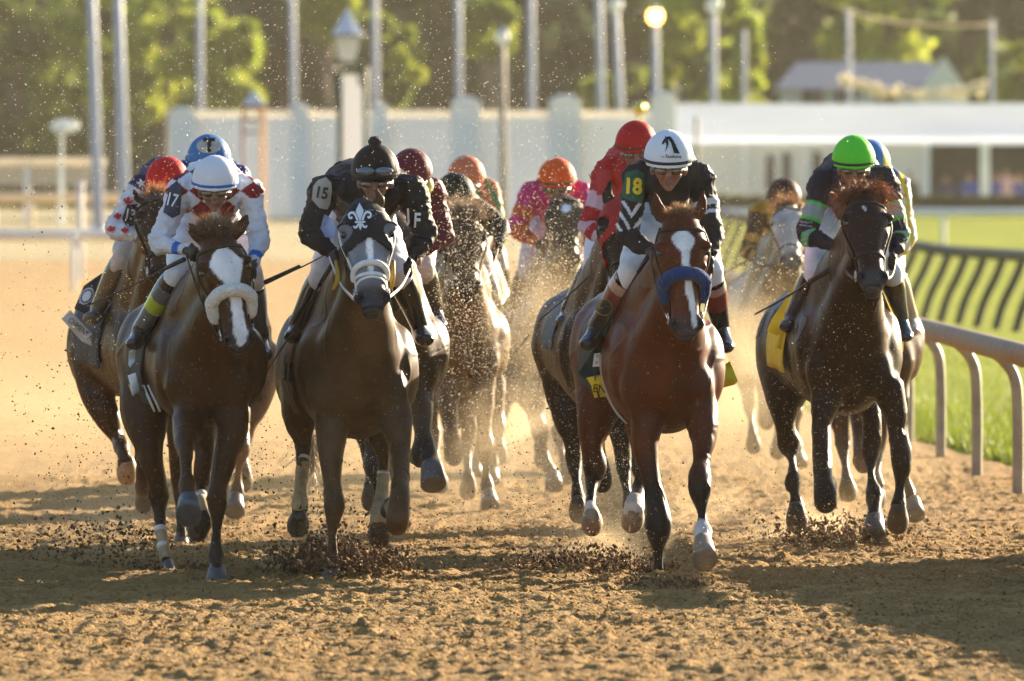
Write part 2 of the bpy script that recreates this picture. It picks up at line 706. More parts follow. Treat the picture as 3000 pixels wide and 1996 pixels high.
        c = lerp(c, c * .25, (inhead * mouth * (hloc[:, 1] < .02))[:, None])
        if blaze:
            bz = np.array(blaze, float)
            bz = bz[np.argsort(bz[:, 0])]
            xc = np.interp(hloc[:, 2], bz[:, 0], bz[:, 1])
            hw = np.interp(hloc[:, 2], bz[:, 0], bz[:, 2], left=-1, right=-1)
            e = hw - np.abs(hloc[:, 0] - xc) + .004 * vn(v, 40, 5)
            c = lerp(c, np.array((.80, .77, .75)), (inhead * (hloc[:, 1] < 0) * sstep(-.002, .003, e))[:, None])
        for (a, b, dd, rr) in socks:
            q = W(a, b, D + dd)
            d = np.linalg.norm(v - q, axis=1) + .015 * vn(v, 20, 6)
            c = lerp(c, np.array((.66, .60, .54)), sstep(rr, rr - .02, d)[:, None])
        if grey:
            c = c * (1 + grey * vn(v, 16, 8))[:, None]
        s.body = finish(me, 'body', M_coat, s.root, colf=lambda a, b: c)
        s.bvh = bvh_of(s.body)
        # ---- eyes
        if eyes and not hidehead:
            for sx in (-1, 1):
                e = MB()
                e.ell(s.h((sx * .088, -.056, -.184)), np.array((.020, .020, .020)) * hs)
                e.build('eye', M_eye, s.root)
        # ---- hooves
        for h, lg in s.hoofs:
            a, b = W(h[0], h[1], D + h[2]), W(h[4], h[5], D + h[6])
            ra, rb = h[3] * (D + h[2]) / FPX, h[7] * (D + h[6]) / FPX
            q = MB()
            e = b - a
            if h[6] > h[2] + .05:      # folded back: we look at the rounded toe
                q.tube([a - e * .05, lerp(a, b, .22), lerp(a, b, .55), lerp(a, b, .85)], [ra * .74, (ra * .92, ra), ((ra + rb) / 2 * .98, (ra + rb) / 2), (rb * .86, rb * .9)], seg=20, sub=3, cap=.55)
                q.build('hoof', M_hoof_pale if lg.get('pale') else M_hoof_dark, s.root)
                continue
            q.tube([a - e * .25, a, lerp(a, b, .5), b, b + e * .04], [ra * .85, (ra * 1.03, ra * 1.05), ((ra + rb) / 2, (ra + rb) / 2 * 1.1), (rb, rb * 1.15), (rb * .9, rb)], seg=20, sub=1, cap=.08, smooth=False)
            q.build('hoof', M_hoof_pale if lg.get('pale') else M_hoof, s.root)
        # ---- leg wraps
        for lg in legs:
            for wr in lg.get('wrap', []):
                p = [W(a[0], a[1], D + a[2]) for a in wr[1:]]
                r = [(a[3] * (D + a[2]) / FPX, a[3] * 1.25 * (D + a[2]) / FPX) for a in wr[1:]]
                q = MB()
                q.tube(p, r, seg=18, sub=3, cap=.12)
                q.build('leg_bandage', wr[0], s.root)
        if forelock:
            s.tuft('forelock', forelock)
        if tail:
            p = np.array([W(a[0], a[1], D + a[2]) for a in tail['path']])
            rg = np.random.default_rng(5)
            roots, dirs = [], []
            cp = catmull(p, 6)
            for i in range(tail.get('n', 260)):
                t = rg.integers(0, len(cp) - 2)
                d = cp[t + 1] - cp[t]
                roots.append(cp[t] + rg.normal(0, tail.get('sp', .035), 3))
                dirs.append(d / np.linalg.norm(d))
            hair('tail', roots, dirs, tail.get('len', .3), M_hair, tail['c'], s.root, width=.004, jitter=tail.get('j', .3), seed=9)
        if mane:
            rg = np.random.default_rng(11)
            a0, a1 = s.h((0, .10, .0)), nb + np.array([0, 0, .22])
            roots = [lerp(a0, a1, t) + rg.normal(0, .012, 3) for t in rg.uniform(0, 1, 300)]
            dirs = [np.array([rg.choice([-.5, .5]), .5, .7]) for _ in roots]
            hair('mane', roots, dirs, .11, M_hair, mane, s.root, width=.0035, seed=12, droop=.6)
        if bridle:
            s.bridle(**bridle)

    def h(s, p):
        return s.hB @ np.array(p, float) + s.hP

    def tuft(s, name, f):
        rg = np.random.default_rng(int(f.get('seed', 3)))
        c = np.array(f['at'])
        roots, dirs = [], []
        for _ in range(int(f.get('n', 240) * 1.8)):
            o = rg.normal(0, 1, 3) * np.array(f.get('sp', (.03, .02, .015)))
            roots.append(s.h(c) + o)
            kk = np.round(o * 70) * 3.7
            lock = np.sin(kk * np.array([1.0, 2.3, 1.7]) + kk[::-1])
            dd = np.array(f.get('dir', (0, .1, 1.0))) + np.array([o[0] * 7, 0, 0]) + lock * f.get('lock', .55)
            dirs.append(dd / np.linalg.norm(dd))
        hair(name, roots, dirs, f.get('len', .09), M_hair, f['c'], s.root, width=.0019, jitter=f.get('j', .3) * .45, seed=4, droop=f.get('droop', .3), tipc=f.get('tip'))

    def hit(s, p, axis):
        """outside point p towards axis (head coordinates) onto the skin"""
        a, b = Vector(s.h(p)), Vector(s.h(axis))
        r = s.bvh.ray_cast(a, (b - a).normalized(), (b - a).length)
        if r[0] is None:
            return np.array(b) + (np.array(a) - np.array(b)) * .5, (np.array(a) - np.array(b)) / (a - b).length
        return np.array(r[0]), np.array(r[1])

    def ring(s, z, th0=-180, th1=180, n=30, off=.004, tilt=0.0, yc=-.01):
        out = []
        for t in np.linspace(R(th0), R(th1), n):
            zz = z + tilt * math.cos(t)
            p, nn = s.hit((.25 * math.sin(t), yc - .25 * math.cos(t), zz), (0, yc, zz))
            out.append(p + nn * off)
        return out

    def bridle(s, m=None, nose='plain', rings=True, reins=None, wdt=.009, nz=-.42, nm=None, hood=None, nosew=None):
        m = m or M_black_leather
        b = MB()
        def strap(pts, wd=wdt, mb=None):
            (mb or b).tube(pts, [(wd, .0045)] * len(pts), seg=8, sub=1, ref=tuple(s.hB[:, 2] / np.linalg.norm(s.hB[:, 2])), cap=.2)
        strap(s.ring(-.075, -115, 115, 24))
        for sx in (-1, 1):
            pts = []
            for i in range(14):
                t = i / 13
                zz = lerp(-.05, -.50, t)
                th = R(lerp(88, 74, t)) * sx
                p, nn = s.hit((.3 * math.sin(th), -.0 - .3 * math.cos(th), zz), (0, 0, zz))
                pts.append(p + nn * .004)
            b.tube(pts, [(wdt * .7, wdt * .7)] * len(pts), seg=8, sub=1)
        if nose in ('plain', 'white'):
            strap(s.ring(nz, tilt=-.01))
            if nose == 'white':
                strap(s.ring(nz - .06, -100, 100, tilt=.03), wdt * .8)
        b.build('bridle', m, s.root)
        if nose in ('fleece_white', 'fleece_blue'):
            q = MB()
            pts = s.ring(nz, -108, 108, 26, off=.018, tilt=.075)
            q.tube(pts, [.036 * s.hs] * len(pts), seg=16, sub=1, cap=.9)
            fm = M_white_fleece if nose == 'fleece_white' else M_blue_fleece
            q.build('noseband', fm, s.root, voxel=.006, it=2, disp=lambda v: .0012 * vn(v, 60, 1) + .0015 * vn(v, 140, 2))
        if nose == 'white':
            q = MB()
            pts = s.ring(nz + .012, -100, 100, 26, off=.008, tilt=.035)
            q.tube(pts, [.016] * len(pts), seg=12, sub=1)
            q.build('noseband', M_white_leather, s.root)
        for sx in (-1, 1):
            c = s.h((sx * .066, -.01, -.51))
            q = MB()
            ax = s.hB[:, 0] / np.linalg.norm(s.hB[:, 0])
            e1 = s.hB[:, 1] / np.linalg.norm(s.hB[:, 1])
            e2 = s.hB[:, 2] / np.linalg.norm(s.hB[:, 2])
            q.tube([c + .028 * (math.cos(a) * e1 + math.sin(a) * e2) for a in np.linspace(0, 2 * math.pi, 19)], [.004] * 19, seg=6, sub=1, cap=0)
            q.build('bit_ring', M_steel, s.root)
        if reins:
            for sx, (px, py, dd) in zip((-1, 1), reins):
                if px is None:
                    continue
                a, e = s.h((sx * .07, .02, -.51)), W(px, py, s.D + dd)
                mid = lerp(a, e, .5) + np.array([sx * .005, 0, -.025])
                q = MB()
                q.tube([a, mid, e], [(.0045, .009)] * 3, seg=8, sub=8)
                q.build('rein', nm or m, s.root)

    def surf(s, d, phi, off=.012):
        """a point on the barrel at depth d, phi degrees from the top (negative towards picture left)"""
        ds = [a[0] for a in s.stations]
        c = np.array([np.interp(d, ds, [a[1][i] for a in s.stations]) for i in range(3)])
        a = np.interp(d, ds, [q[2] for q in s.stations])
        b = np.interp(d, ds, [q[3] for q in s.stations])
        t = R(phi)
        return c + np.array([math.sin(t) * (a + off), 0, math.cos(t) * (b + off)])

    def cloth(s, d0, d1, p0, p1, colf, name='saddle_cloth', flare=.03, off=.016, nd=14, npp=44, m=None, thick=.005):
        V, F = [], []
        for i in range(nd):
            for j in range(npp):
                u, t = i / (nd - 1), j / (npp - 1)
                ph = lerp(p0, p1, t)
                edge = max(0, abs(ph) - 55) / 60
                p = s.surf(lerp(d0, d1, u), ph, off + flare * edge * edge + .006 * math.sin(u * 9 + ph * .11) * edge)
                V.append(p)
        for i in range(nd - 1):
            for j in range(npp - 1):
                a = i * npp + j
                F.append((a, a + 1, a + npp + 1, a + npp))
        me = bpy.data.meshes.new(name)
        me.from_pydata([tuple(x) for x in V], [], F)
        me.update()
        U = np.array([(i / (nd - 1), lerp(p0, p1, j / (npp - 1))) for i in range(nd) for j in range(npp)])
        o = finish(me, name, m or M_cloth, s.root, colf=lambda v, n: colf(U[:, 0], U[:, 1]))
        sd = o.modifiers.new('s', 'SOLIDIFY')
        sd.thickness = thick
        return o


def flap(pts, D, dy, m, parent, name='saddle_cloth', thick=.004, wave=.02, color=None):
    """a loose piece of cloth: outline in photograph pixels at its own depth"""
    bm = bmesh.new()
    tr = tessellate_polygon([[Vector((x, y, 0)) for x, y in pts]])
    vs = [bm.verts.new((x, y, 0)) for x, y in pts]
    for t in tr:
        bm.faces.new([vs[i] for i in t])
    for _ in range(3):
        L = [e for e in bm.edges if e.calc_length() > 9]
        if L:
            bmesh.ops.subdivide_edges(bm, edges=L, cuts=1)
            bmesh.ops.triangulate(bm, faces=bm.faces[:])
    for v in bm.verts:
        dd = wave * math.sin(v.co.x * .06 + v.co.y * .045) + wave * .6 * math.sin(v.co.y * .09 - v.co.x * .03)
        v.co = Vector(W(v.co.x, v.co.y, D + dy + dd))
    me = bpy.data.meshes.new(name)
    bm.to_mesh(me)
    bm.free()
    col = color if color is not None else (.5, .5, .5)
    o = finish(me, name, m, parent, colf=lambda v, n: np.tile(np.array(col, float), (len(v), 1)))
    sd = o.modifiers.new('s', 'SOLIDIFY')
    sd.thickness = thick
    return o

# ------------------------------------------------------------------ riders
M_skin = mat('skin', attr=True, rough=.5, nscale=40, namt=.08)
M_silk = mat('silk', attr=True, rough=.6, bump=.5, bscale=14, nscale=6, namt=.05, sheen=0, transl=.08, spec=.25)
M_breeches = mat('breeches', attr=True, rough=.55, bump=.4, bscale=16, nscale=9, namt=.10)
M_boot = mat('boot', attr=True, rough=.22, bump=.1, bscale=30, nscale=9, namt=.2, coat=.3)
M_cap = mat('cap', attr=True, rough=.55, bump=.3, bscale=9, sheen=0, spec=.14)
M_goggle = mat('goggle_lens', (.10, .06, .025), rough=.08, coat=1, spec=1)
M_goggle_frame = mat('goggle_frame', (.02, .02, .02), rough=.3)
M_whip = mat('whip', (.016, .013, .012), rough=.45, nscale=40)
WHITE = (.80, .80, .82)
BLACK = (.012, .011, .013)
GROUP_R = 'riders crouched over the galloping horses'


def capsule_t(v, pts):
    """distance to a polyline and the running position along it"""
    best = np.full(len(v), 1e9)
    bt = np.zeros(len(v))
    for i in range(len(pts) - 1):
        a, b = pts[i], pts[i + 1]
        d = b - a
        t = np.clip(((v - a) @ d) / (d @ d), 0, 1)
        q = np.linalg.norm(v - a - t[:, None] * d, axis=1)
        m = q < best
        best[m] = q[m]
        bt[m] = t[m] + i
    return best, bt


class Rider:
    def __init__(s, D, label, hel, sh, el, wr, kn, an, toe, cap=WHITE, band=None, jersey=None, boots=BLACK, breech=WHITE, skin=(.36, .19, .12),
                 glove=BLACK, pose=None, voxel=.010, hipx=None, hipy=None, capf=None, goggles=True, facey=0, dn=None, group=GROUP_R,
                 pompom=None, kd=.30, ad=.55, td=.38, shd=.16, eld=.10, wrd=.0, hd=.0, bootf=None, look=0, bw=1.0, peakc=None, breechf=None):
        s.D = D
        k = D / FPX
        hx, hy, hw = hel
        loc = W(hx, 900, D + .5)
        loc[2] = 1.3
        s.root = empty('person', loc, label, 'person', group)
        H0 = W(hx, hy, D + hd)
        r = hw * (D + hd) / FPX / 2 * 1.04                     # helmet half width
        s.r = r
        f = r / .126
        s.H = H = H0 + np.array([0, 0, -.062 * f])        # middle of the head
        dl = [('l', -1), ('r', 1)]
        S = [W(a[0], a[1], D + (a[2] if len(a) > 2 else shd)) for a in sh]
        E = [W(a[0], a[1], D + (a[2] if len(a) > 2 else eld)) for a in el]
        Wr = [W(a[0], a[1], D + (a[2] if len(a) > 2 else wrd)) for a in wr]
        K = [W(a[0], a[1], D + (a[2] if len(a) > 2 else kd)) for a in kn]
        A = [W(a[0], a[1], D + (a[2] if len(a) > 2 else ad)) for a in an]
        T = [W(a[0], a[1], D + (a[2] if len(a) > 2 else td)) for a in toe]
        s.S, s.E, s.Wr, s.K, s.A, s.T = S, E, Wr, K, A, T
        mid = (S[0] + S[1]) / 2
        hip = W(hipx if hipx else (kn[0][0] + kn[1][0]) / 2, hipy if hipy else (sh[0][1] + sh[1][1]) / 2 + 55, D + .92)
        s.hip = hip
        spine = [mid + np.array([0, -.05, -.02 * f]), mid + np.array([0, .06, 0]), lerp(mid, hip, .45) + np.array([0, 0, .07]), lerp(mid, hip, .8) + np.array([0, 0, .03]), hip]
        sw = abs(S[1][0] - S[0][0]) / 2
        srad = [(sw * .75, .09 * f), (sw * .98, .13 * f), (sw * .90, .14 * f), (.15 * f, .13 * f), (.15 * f, .14 * f)]
        chin = H + np.array([0, -.02, -.10 * f])
        # ---- body (skin), one surface
        b = MB()
        b.tube(spine, [(x * .9, y * .9) for x, y in srad], seg=18)
        b.tube([chin + np.array([0, .07, .04]) * f, lerp(H, mid, .6) + np.array([0, .05, 0]), mid + np.array([0, .04, 0])], [.06 * f, .062 * f, .07 * f], seg=12)
        # head: skull, jaw, nose, brow, lips, cheeks, ears
        b.ell(H + np.array([0, .01, 0]), (.080 * f, .098 * f, .105 * f), nu=20, nv=14)
        b.tube([H + np.array([0, -.02, -.02]) * f, H + np.array([0, -.035, -.085]) * f, H + np.array([0, -.045, -.125]) * f], [.070 * f, .054 * f, .026 * f], seg=14)
        b.tube([H + np.array([0, -.098, -.028]) * f, H + np.array([0, -.125, -.068]) * f], [.011 * f, .019 * f], seg=8, sub=1)
        b.ell(H + np.array([0, -.092, -.020]) * f, (.055 * f, .02 * f, .012 * f))
        b.ell(H + np.array([0, -.098, -.096]) * f, (.024 * f, .012 * f, .007 * f))
        b.ell(H + np.array([0, -.096, -.108]) * f, (.020 * f, .012 * f, .007 * f))
        b.ell(H + np.array([0, -.085, -.13]) * f, (.022 * f, .018 * f, .014 * f))
        for sx in (-1, 1):
            b.ell(H + np.array([sx * .042, -.078, -.062]) * f, (.024 * f, .02 * f, .022 * f))
            b.ell(H + np.array([sx * .084, .01, -.035]) * f, (.012 * f, .02 * f, .032 * f))
        s.hands = []
        for i, (nm, sx) in enumerate(dl):
            b.tube([mid + np.array([sx * sw * .5, .05, 0]), S[i], lerp(S[i], E[i], .5), E[i], lerp(E[i], Wr[i], .5), Wr[i]], [.055 * f, .058 * f, .046 * f, .040 * f, .036 * f, .025 * f], seg=12)
            # hand: palm, four curled fingers and a thumb round the reins
            d = Wr[i] - E[i]
            d /= np.linalg.norm(d)
            up = np.array([0, 0, 1.0])
            fw = d * .7 + np.array([0, -.6, -.1])
            fw /= np.linalg.norm(fw)
            sd = np.cross(fw, up)
            sd /= np.linalg.norm(sd)
            u2 = np.cross(sd, fw)
            c = Wr[i] + fw * .045 * f
            b.tube([Wr[i], c, c + fw * .035 * f], [(.026 * f, .020 * f), (.020 * f, .040 * f), (.018 * f, .040 * f)], seg=12, ref=tuple(sd))
            for q, (o, ln) in enumerate(((.033, .9), (.011, 1.0), (-.011, .95), (-.032, .78))):
                k0 = c + fw * .035 * f + u2 * o * f
                k1 = k0 + (fw * .030 - sd * sx * -.012) * f * ln
                k2 = k1 + (fw * .004 + sd * -sx * .032) * f * ln
                k3 = k2 + (fw * -.026 + sd * -sx * .004) * f * ln
                b.tube([k0, k1, k2, k3], [.0105 * f, .0105 * f, .0095 * f, .008 * f], seg=8, sub=3)
            t0 = c + u2 * .036 * f
            b.tube([t0, t0 + (fw * .03 + u2 * .018 - sd * sx * .012) * f, t0 + (fw * .058 + u2 * .006 - sd * sx * .030) * f], [.013 * f, .011 * f, .009 * f], seg=8)
            s.hands.append(c)
            hj = hip + np.array([sx * .10 * f, 0, -.03])
            b.tube([hj, lerp(hj, K[i], .5), K[i], lerp(K[i], A[i], .4), A[i]], [.075 * f, .066 * f, .042 * f, .034 * f, .024 * f], seg=12)
            b.tube([A[i], lerp(A[i], T[i], .6) + np.array([0, 0, -.03]), T[i]], [.024 * f, .022 * f, .012 * f], seg=10)
        gl = np.array(glove if glove is not None else skin)
        sk = np.array(skin) * .75

        def bc(v, n):
            c = np.tile(sk, (len(v), 1)) * (1 + .1 * vn(v, 12, 1))[:, None]
            for i in (0, 1):
                d = np.linalg.norm(v - s.hands[i], axis=1)
                c[d < .13 * f] = gl
            hl = (v - H) / f
            lip = (np.abs(hl[:, 0]) < .026) & (np.abs(hl[:, 2] + .102) < .012) & (hl[:, 1] < -.08)
            c[lip] = sk * np.array([.75, .45, .5])
            return c
        s.body = b.build('body', M_skin, s.root, voxel=min(voxel, .009), it=2, colf=bc)
        # ---- jersey
        j = MB()
        j.tube(spine, [(x + .012, y + .012) for x, y in srad], seg=20)
        j.tube([mid + np.array([0, -.03, -.05 * f]), lerp(mid, hip, .35) + np.array([0, -.0, -.08 * f])], [(sw * .72, .11 * f), (sw * .66, .13 * f)], seg=16)
        j.tube([mid + np.array([0, .03, .02 * f]), lerp(mid, H, .45) + np.array([0, .07, 0])], [.085 * f, .068 * f], seg=14, sub=1)
        for i, (nm, sx) in enumerate(dl):
            j.tube([mid + np.array([sx * sw * .45, .05, .01]), S[i] + np.array([0, 0, .005]), lerp(S[i], E[i], .35), lerp(S[i], E[i], .75), E[i], lerp(E[i], Wr[i], .35), lerp(E[i], Wr[i], .75), lerp(E[i], Wr[i], .95)],
                   [.078 * f, .078 * f * bw, .066 * f * bw, .060 * f * bw, .057 * f * bw, .050 * f * bw, .038 * f, .031 * f], seg=16)
        arms = [[S[i], E[i], Wr[i]] for i in (0, 1)]

        def jc(v, n):
            t = np.full(len(v), -1.0)
            side = np.zeros(len(v))
            for i in (0, 1):
                d, tt = capsule_t(v, arms[i])
                m = (d < .105 * f) & (tt > .04)
                t[m] = tt[m]
                side[m] = -1 if i == 0 else 1
            loc = (v - mid) / f
            c = jersey(loc, t, side, v, proj(v)) if callable(jersey) else np.tile(np.array(jersey, float), (len(v), 1))
            return c

        def jd(v):
            a = np.stack([v[:, 0] * 1.0, v[:, 1] * .6, v[:, 2] * 1.6], 1)
            return .011 * (1 - np.abs(vn(a, 9, 3))) ** 4 + .007 * (1 - np.abs(vn(a, 21, 4))) ** 4 + .002 * vn(v, 50, 5) - .006
        s.jersey = j.build('jersey', M_silk, s.root, voxel=.0065 if voxel <= .0101 else voxel, it=3, colf=jc, disp=jd)
        # ---- breeches
        q = MB()
        for i, (nm, sx) in enumerate(dl):
            hj = hip + np.array([sx * .09 * f, -.05, -.04])
            q.tube([hj, lerp(hj, K[i], .5), lerp(hj, K[i], .85), K[i], lerp(K[i], A[i], .28)], [.10 * f, .090 * f, .076 * f, .068 * f, .056 * f], seg=16)
        q.ell(hip, (.17 * f, .14, .14 * f))
        s.breeches = q.build('breeches', M_breeches, s.root, voxel=voxel, it=3, disp=lambda v: .006 * vn(v, 18, 6),
                             colf=(lambda v, n: np.tile(np.array(breech, float), (len(v), 1)) * (1 - .35 * np.clip(vn(v, 14, 9), 0, 1))[:, None]))
        # ---- boots
        for i, (nm, sx) in enumerate(dl):
            q = MB()
            e = T[i] - A[i]
            q.tube([lerp(K[i], A[i], .10), lerp(K[i], A[i], .35), lerp(K[i], A[i], .75), A[i]], [.066 * f, .068 * f, .052 * f, .046 * f], seg=16)
            q.tube([A[i] + np.array([0, .025, -.02]), A[i] + e * .35 + np.array([0, 0, -.03]), A[i] + e * .8 + np.array([0, 0, -.02]), T[i]], [(.044 * f, .052 * f), (.046 * f, .046 * f), (.050 * f, .038 * f), (.036 * f, .026 * f)], seg=14)
            def bcol(v, n, i=i):
                d, t = capsule_t(v, [K[i], A[i], T[i]])
                c = np.tile(np.array(boots, float), (len(v), 1))
                if bootf:
                    c = bootf(c, t, v, i)
                return c
            s.__dict__['boot%d' % i] = q.build('boot', M_boot, s.root, voxel=.008, it=3, colf=bcol)
        # ---- helmet
        q = MB()
        tilt = Matrix.Rotation(R(12), 3, 'X')
        tm = np.array(tilt)
        hc = H0 + np.array([0, .01, -.035]) * f
        q.ell(hc, (r, r * 1.14, r * 1.12), M=tm, nu=32, nv=20, bot=.40)
        hel_l = MB()
        hel_l.ell((0, 0, 0), (1, 1.14, 1.05), nu=4, nv=4)
        # short peak
        pk = []
        for a in np.linspace(-70, 70, 15):
            pk.append(hc + tm @ np.array([math.sin(R(a)) * r * .93, -math.cos(R(a)) * r * 1.14, -.16 * r]))
        q.tube(pk, [.008 * f] * len(pk), seg=8, sub=1)
        q.ell(hc + tm @ np.array([0, .0, r * 1.05]), (.010 * f, .010 * f, .008 * f))

        def cc(v, n):
            l = (v - hc) @ tm / r
            c = np.tile(np.array(cap, float), (len(v), 1))
            if capf:
                c = capf(c, l)
            return c
        s.helmet = q.build('helmet', M_cap, s.root, voxel=.006, it=2, colf=cc,
                           disp=lambda v: np.array(.0018 * np.maximum(0, np.cos(6 * np.arctan2(v[:, 0] - hc[0], v[:, 1] - hc[1]))) ** 12))
        s.hc, s.tm = hc, tm
        if band is not None:
            z0 = .0
            q = MB()
            pts = [hc + tm @ np.array([math.sin(a) * r * 1.012 * .985, -math.cos(a) * r * 1.14 * 1.012 * .985, z0 * r]) for a in np.linspace(-math.pi, math.pi, 41)]
            q.tube(pts, [(.0035 * f, .011 * f)] * 41, seg=8, sub=1, cap=0)
            # the band lies flat: give the section its height upwards
            q2 = MB()
            V, F = [], []
            for a in np.linspace(-math.pi, math.pi, 49):
                for zz, o in ((-.02, 1.0), (-.02, 1.022), (.10, 1.022), (.10, 1.0)):
                    sc = math.sqrt(max(0, 1 - (max(zz + z0 - .06, 0) / 1.05) ** 2)) * o
                    V.append(hc + tm @ (np.array([math.sin(a) * sc, -math.cos(a) * 1.14 * sc, zz + z0 - .06]) * r))
            for i in range(48):
                for kk in range(4):
                    F.append((i * 4 + kk, i * 4 + (kk + 1) % 4, (i + 1) * 4 + (kk + 1) % 4, (i + 1) * 4 + kk))
            q2.add(np.array(V), F)
            q2.build('helmet_band', M_cloth, s.helmet, colf=lambda v, n: np.tile(np.array(band, float), (len(v), 1)))
        if pompom is not None:
            q = MB()
            q.ell(hc + tm @ np.array([0, 0, r * 1.22]), (.037 * f, .037 * f, .030 * f))
            q.build('pompom', M_cloth, s.helmet, voxel=.004, it=1, disp=lambda v: .004 * vn(v, 90, 1), colf=lambda v, n: np.tile(np.array(pompom, float), (len(v), 1)))
        # ---- goggles
        if goggles:
            gm = MB()
            fr = MB()
            for sx in (-1, 1):
                gm.ell(H + np.array([sx * .036, -.093, -.040]) * f, (.033 * f, .020 * f, .022 * f))
            fr.tube([H + np.array([math.sin(a) * .086, -math.cos(a) * .104, -.036]) * f for a in np.linspace(-1.9, 1.9, 19)], [(.006 * f, .011 * f)] * 19, seg=8, sub=1)
            fr.tube([H + np.array([x, -.100 - .004 * math.cos(x * 20), -.020]) * f for x in np.linspace(-.068, .068, 9)], [.006 * f] * 9, seg=6, sub=1)
            g = fr.build('goggles', M_goggle_frame, s.root)
            gm.build('goggle_lens', M_goggle, g)

    def bvh(s, what='jersey'):
        return bvh_of(getattr(s, what))

    def mark(s, what, polys, m, name, c, scale, rot=0, sq=1, skew=0, parent=None, off=.004, cuts=2):
        t = getattr(s, what)
        return project_decal(polys, parent or t, m, name, bvh_of(t), c, scale, R(rot), s.D, off=off, squash=sq, skew=skew, cuts=cuts)


def whip(a, b, label, handle=.25, group='whips held by the riders', r=.007):
    """a, b: (px, py, D): handle end first"""
    A, B = W(*a), W(*b)
    root = empty('whip', A, label, 'whip', group)
    q = MB()
    q.tube([lerp(A, B, handle * .9), lerp(A, B, .6) + np.array([0, 0, -.008]), B], [r * .75, r * .55, r * .5], seg=8)
    q.build('shaft', M_whip, root)
    q = MB()
    q.tube([A, lerp(A, B, handle)], [r * 1.8, r * 1.4], seg=12, sub=1, cap=.3)
    q.build('handle', M_whip, root)
    return root

# ------------------------------------------------------------------ the place
def gz(x, D):
    return 1.15 * np.clip((np.asarray(D, float) - 170) / 130, 0, 1) + 0 * np.asarray(x, float)


def edge(D):
    return np.maximum(3.55 - .042 * (np.asarray(D, float) - 79), 2.6)


def ground_mat(name, c1, c2, c3, s1, s2, rough=.95, bump=.6, bs=30, attr=False):
    m = bpy.data.materials.new(name)
    m.use_nodes = True
    n, l = m.node_tree.nodes, m.node_tree.links
    b = n['Principled BSDF']
    b.inputs['Roughness'].default_value = rough
    b.inputs['Specular IOR Level'].default_value = .25
    tc = n.new('ShaderNodeTexCoord')
    na, nb = n.new('ShaderNodeTexNoise'), n.new('ShaderNodeTexNoise')
    na.inputs['Scale'].default_value = s1
    nb.inputs['Scale'].default_value = s2
    na.inputs['Detail'].default_value = nb.inputs['Detail'].default_value = 6
    cr = n.new('ShaderNodeValToRGB')
    cr.color_ramp.elements[0].position = .34
    cr.color_ramp.elements[0].color = (*c1, 1)
    cr.color_ramp.elements[1].position = .66
    cr.color_ramp.elements[1].color = (*c3, 1)
    e = cr.color_ramp.elements.new(.5)
    e.color = (*c2, 1)
    l.new(tc.outputs['Object'], na.inputs['Vector'])
    l.new(tc.outputs['Object'], nb.inputs['Vector'])
    mx = n.new('ShaderNodeMix')
    mx.inputs[0].default_value = .5
    l.new(na.outputs[0], mx.inputs[2])
    l.new(nb.outputs[0], mx.inputs[3])
    l.new(mx.outputs[0], cr.inputs[0])
    l.new(cr.outputs[0], b.inputs['Base Color'])
    bp = n.new('ShaderNodeBump')
    bp.inputs['Strength'].default_value = bump
    bp.inputs['Distance'].default_value = .03
    nc = n.new('ShaderNodeTexNoise')
    nc.inputs['Scale'].default_value = bs
    nc.inputs['Detail'].default_value = 8
    l.new(tc.outputs['Object'], nc.inputs['Vector'])
    l.new(nc.outputs[0], bp.inputs['Height'])
    l.new(bp.outputs[0], b.inputs['Normal'])
    return m


M_dirt = ground_mat('track_dirt', (.185, .098, .025), (.305, .172, .047), (.43, .265, .082), 3, 45, bump=1.0, bs=55)
M_turf = ground_mat('turf', (.13, .18, .003), (.22, .26, .004), (.30, .32, .01), .6, 9, bump=.8, bs=14)
M_turf.node_tree.nodes['Principled BSDF'].inputs['Specular IOR Level'].default_value = .05
M_bank = ground_mat('bank_soil', (.09, .050, .015), (.15, .09, .025), (.17, .14, .03), 2, 14)


def sheet(name, xs, ys, zf, m, kind='structure', smooth=True):
    X, Y = np.meshgrid(xs, ys)
    v = np.stack([X.ravel(), Y.ravel(), np.zeros(X.size)], 1)
    v[:, 2] = zf(v)
    nx, ny = len(xs), len(ys)
    i = np.arange(nx * ny).reshape(ny, nx)
    q = np.stack([i[:-1, :-1], i[:-1, 1:], i[1:, 1:], i[1:, :-1]], -1).reshape(-1, 4)
    me = bpy.data.meshes.new(name)
    me.vertices.add(len(v))
    me.vertices.foreach_set('co', v.astype(np.float32).ravel())
    me.loops.add(q.size)
    me.loops.foreach_set('vertex_index', q.ravel().astype(np.int32))
    me.polygons.add(len(q))
    me.polygons.foreach_set('loop_start', np.arange(0, q.size, 4, dtype=np.int32))
    me.polygons.foreach_set('loop_total', np.full(len(q), 4, np.int32))
    me.update(calc_edges=True)
    me.polygons.foreach_set('use_smooth', [smooth] * len(me.polygons))
    me.materials.append(m)
    o = bpy.data.objects.new(name, me)
    COL.objects.link(o)
    o['kind'] = kind
    return o


# hoof holes and thrown-up heaps in the dirt (x, y, radius, height)
MOUNDS = []


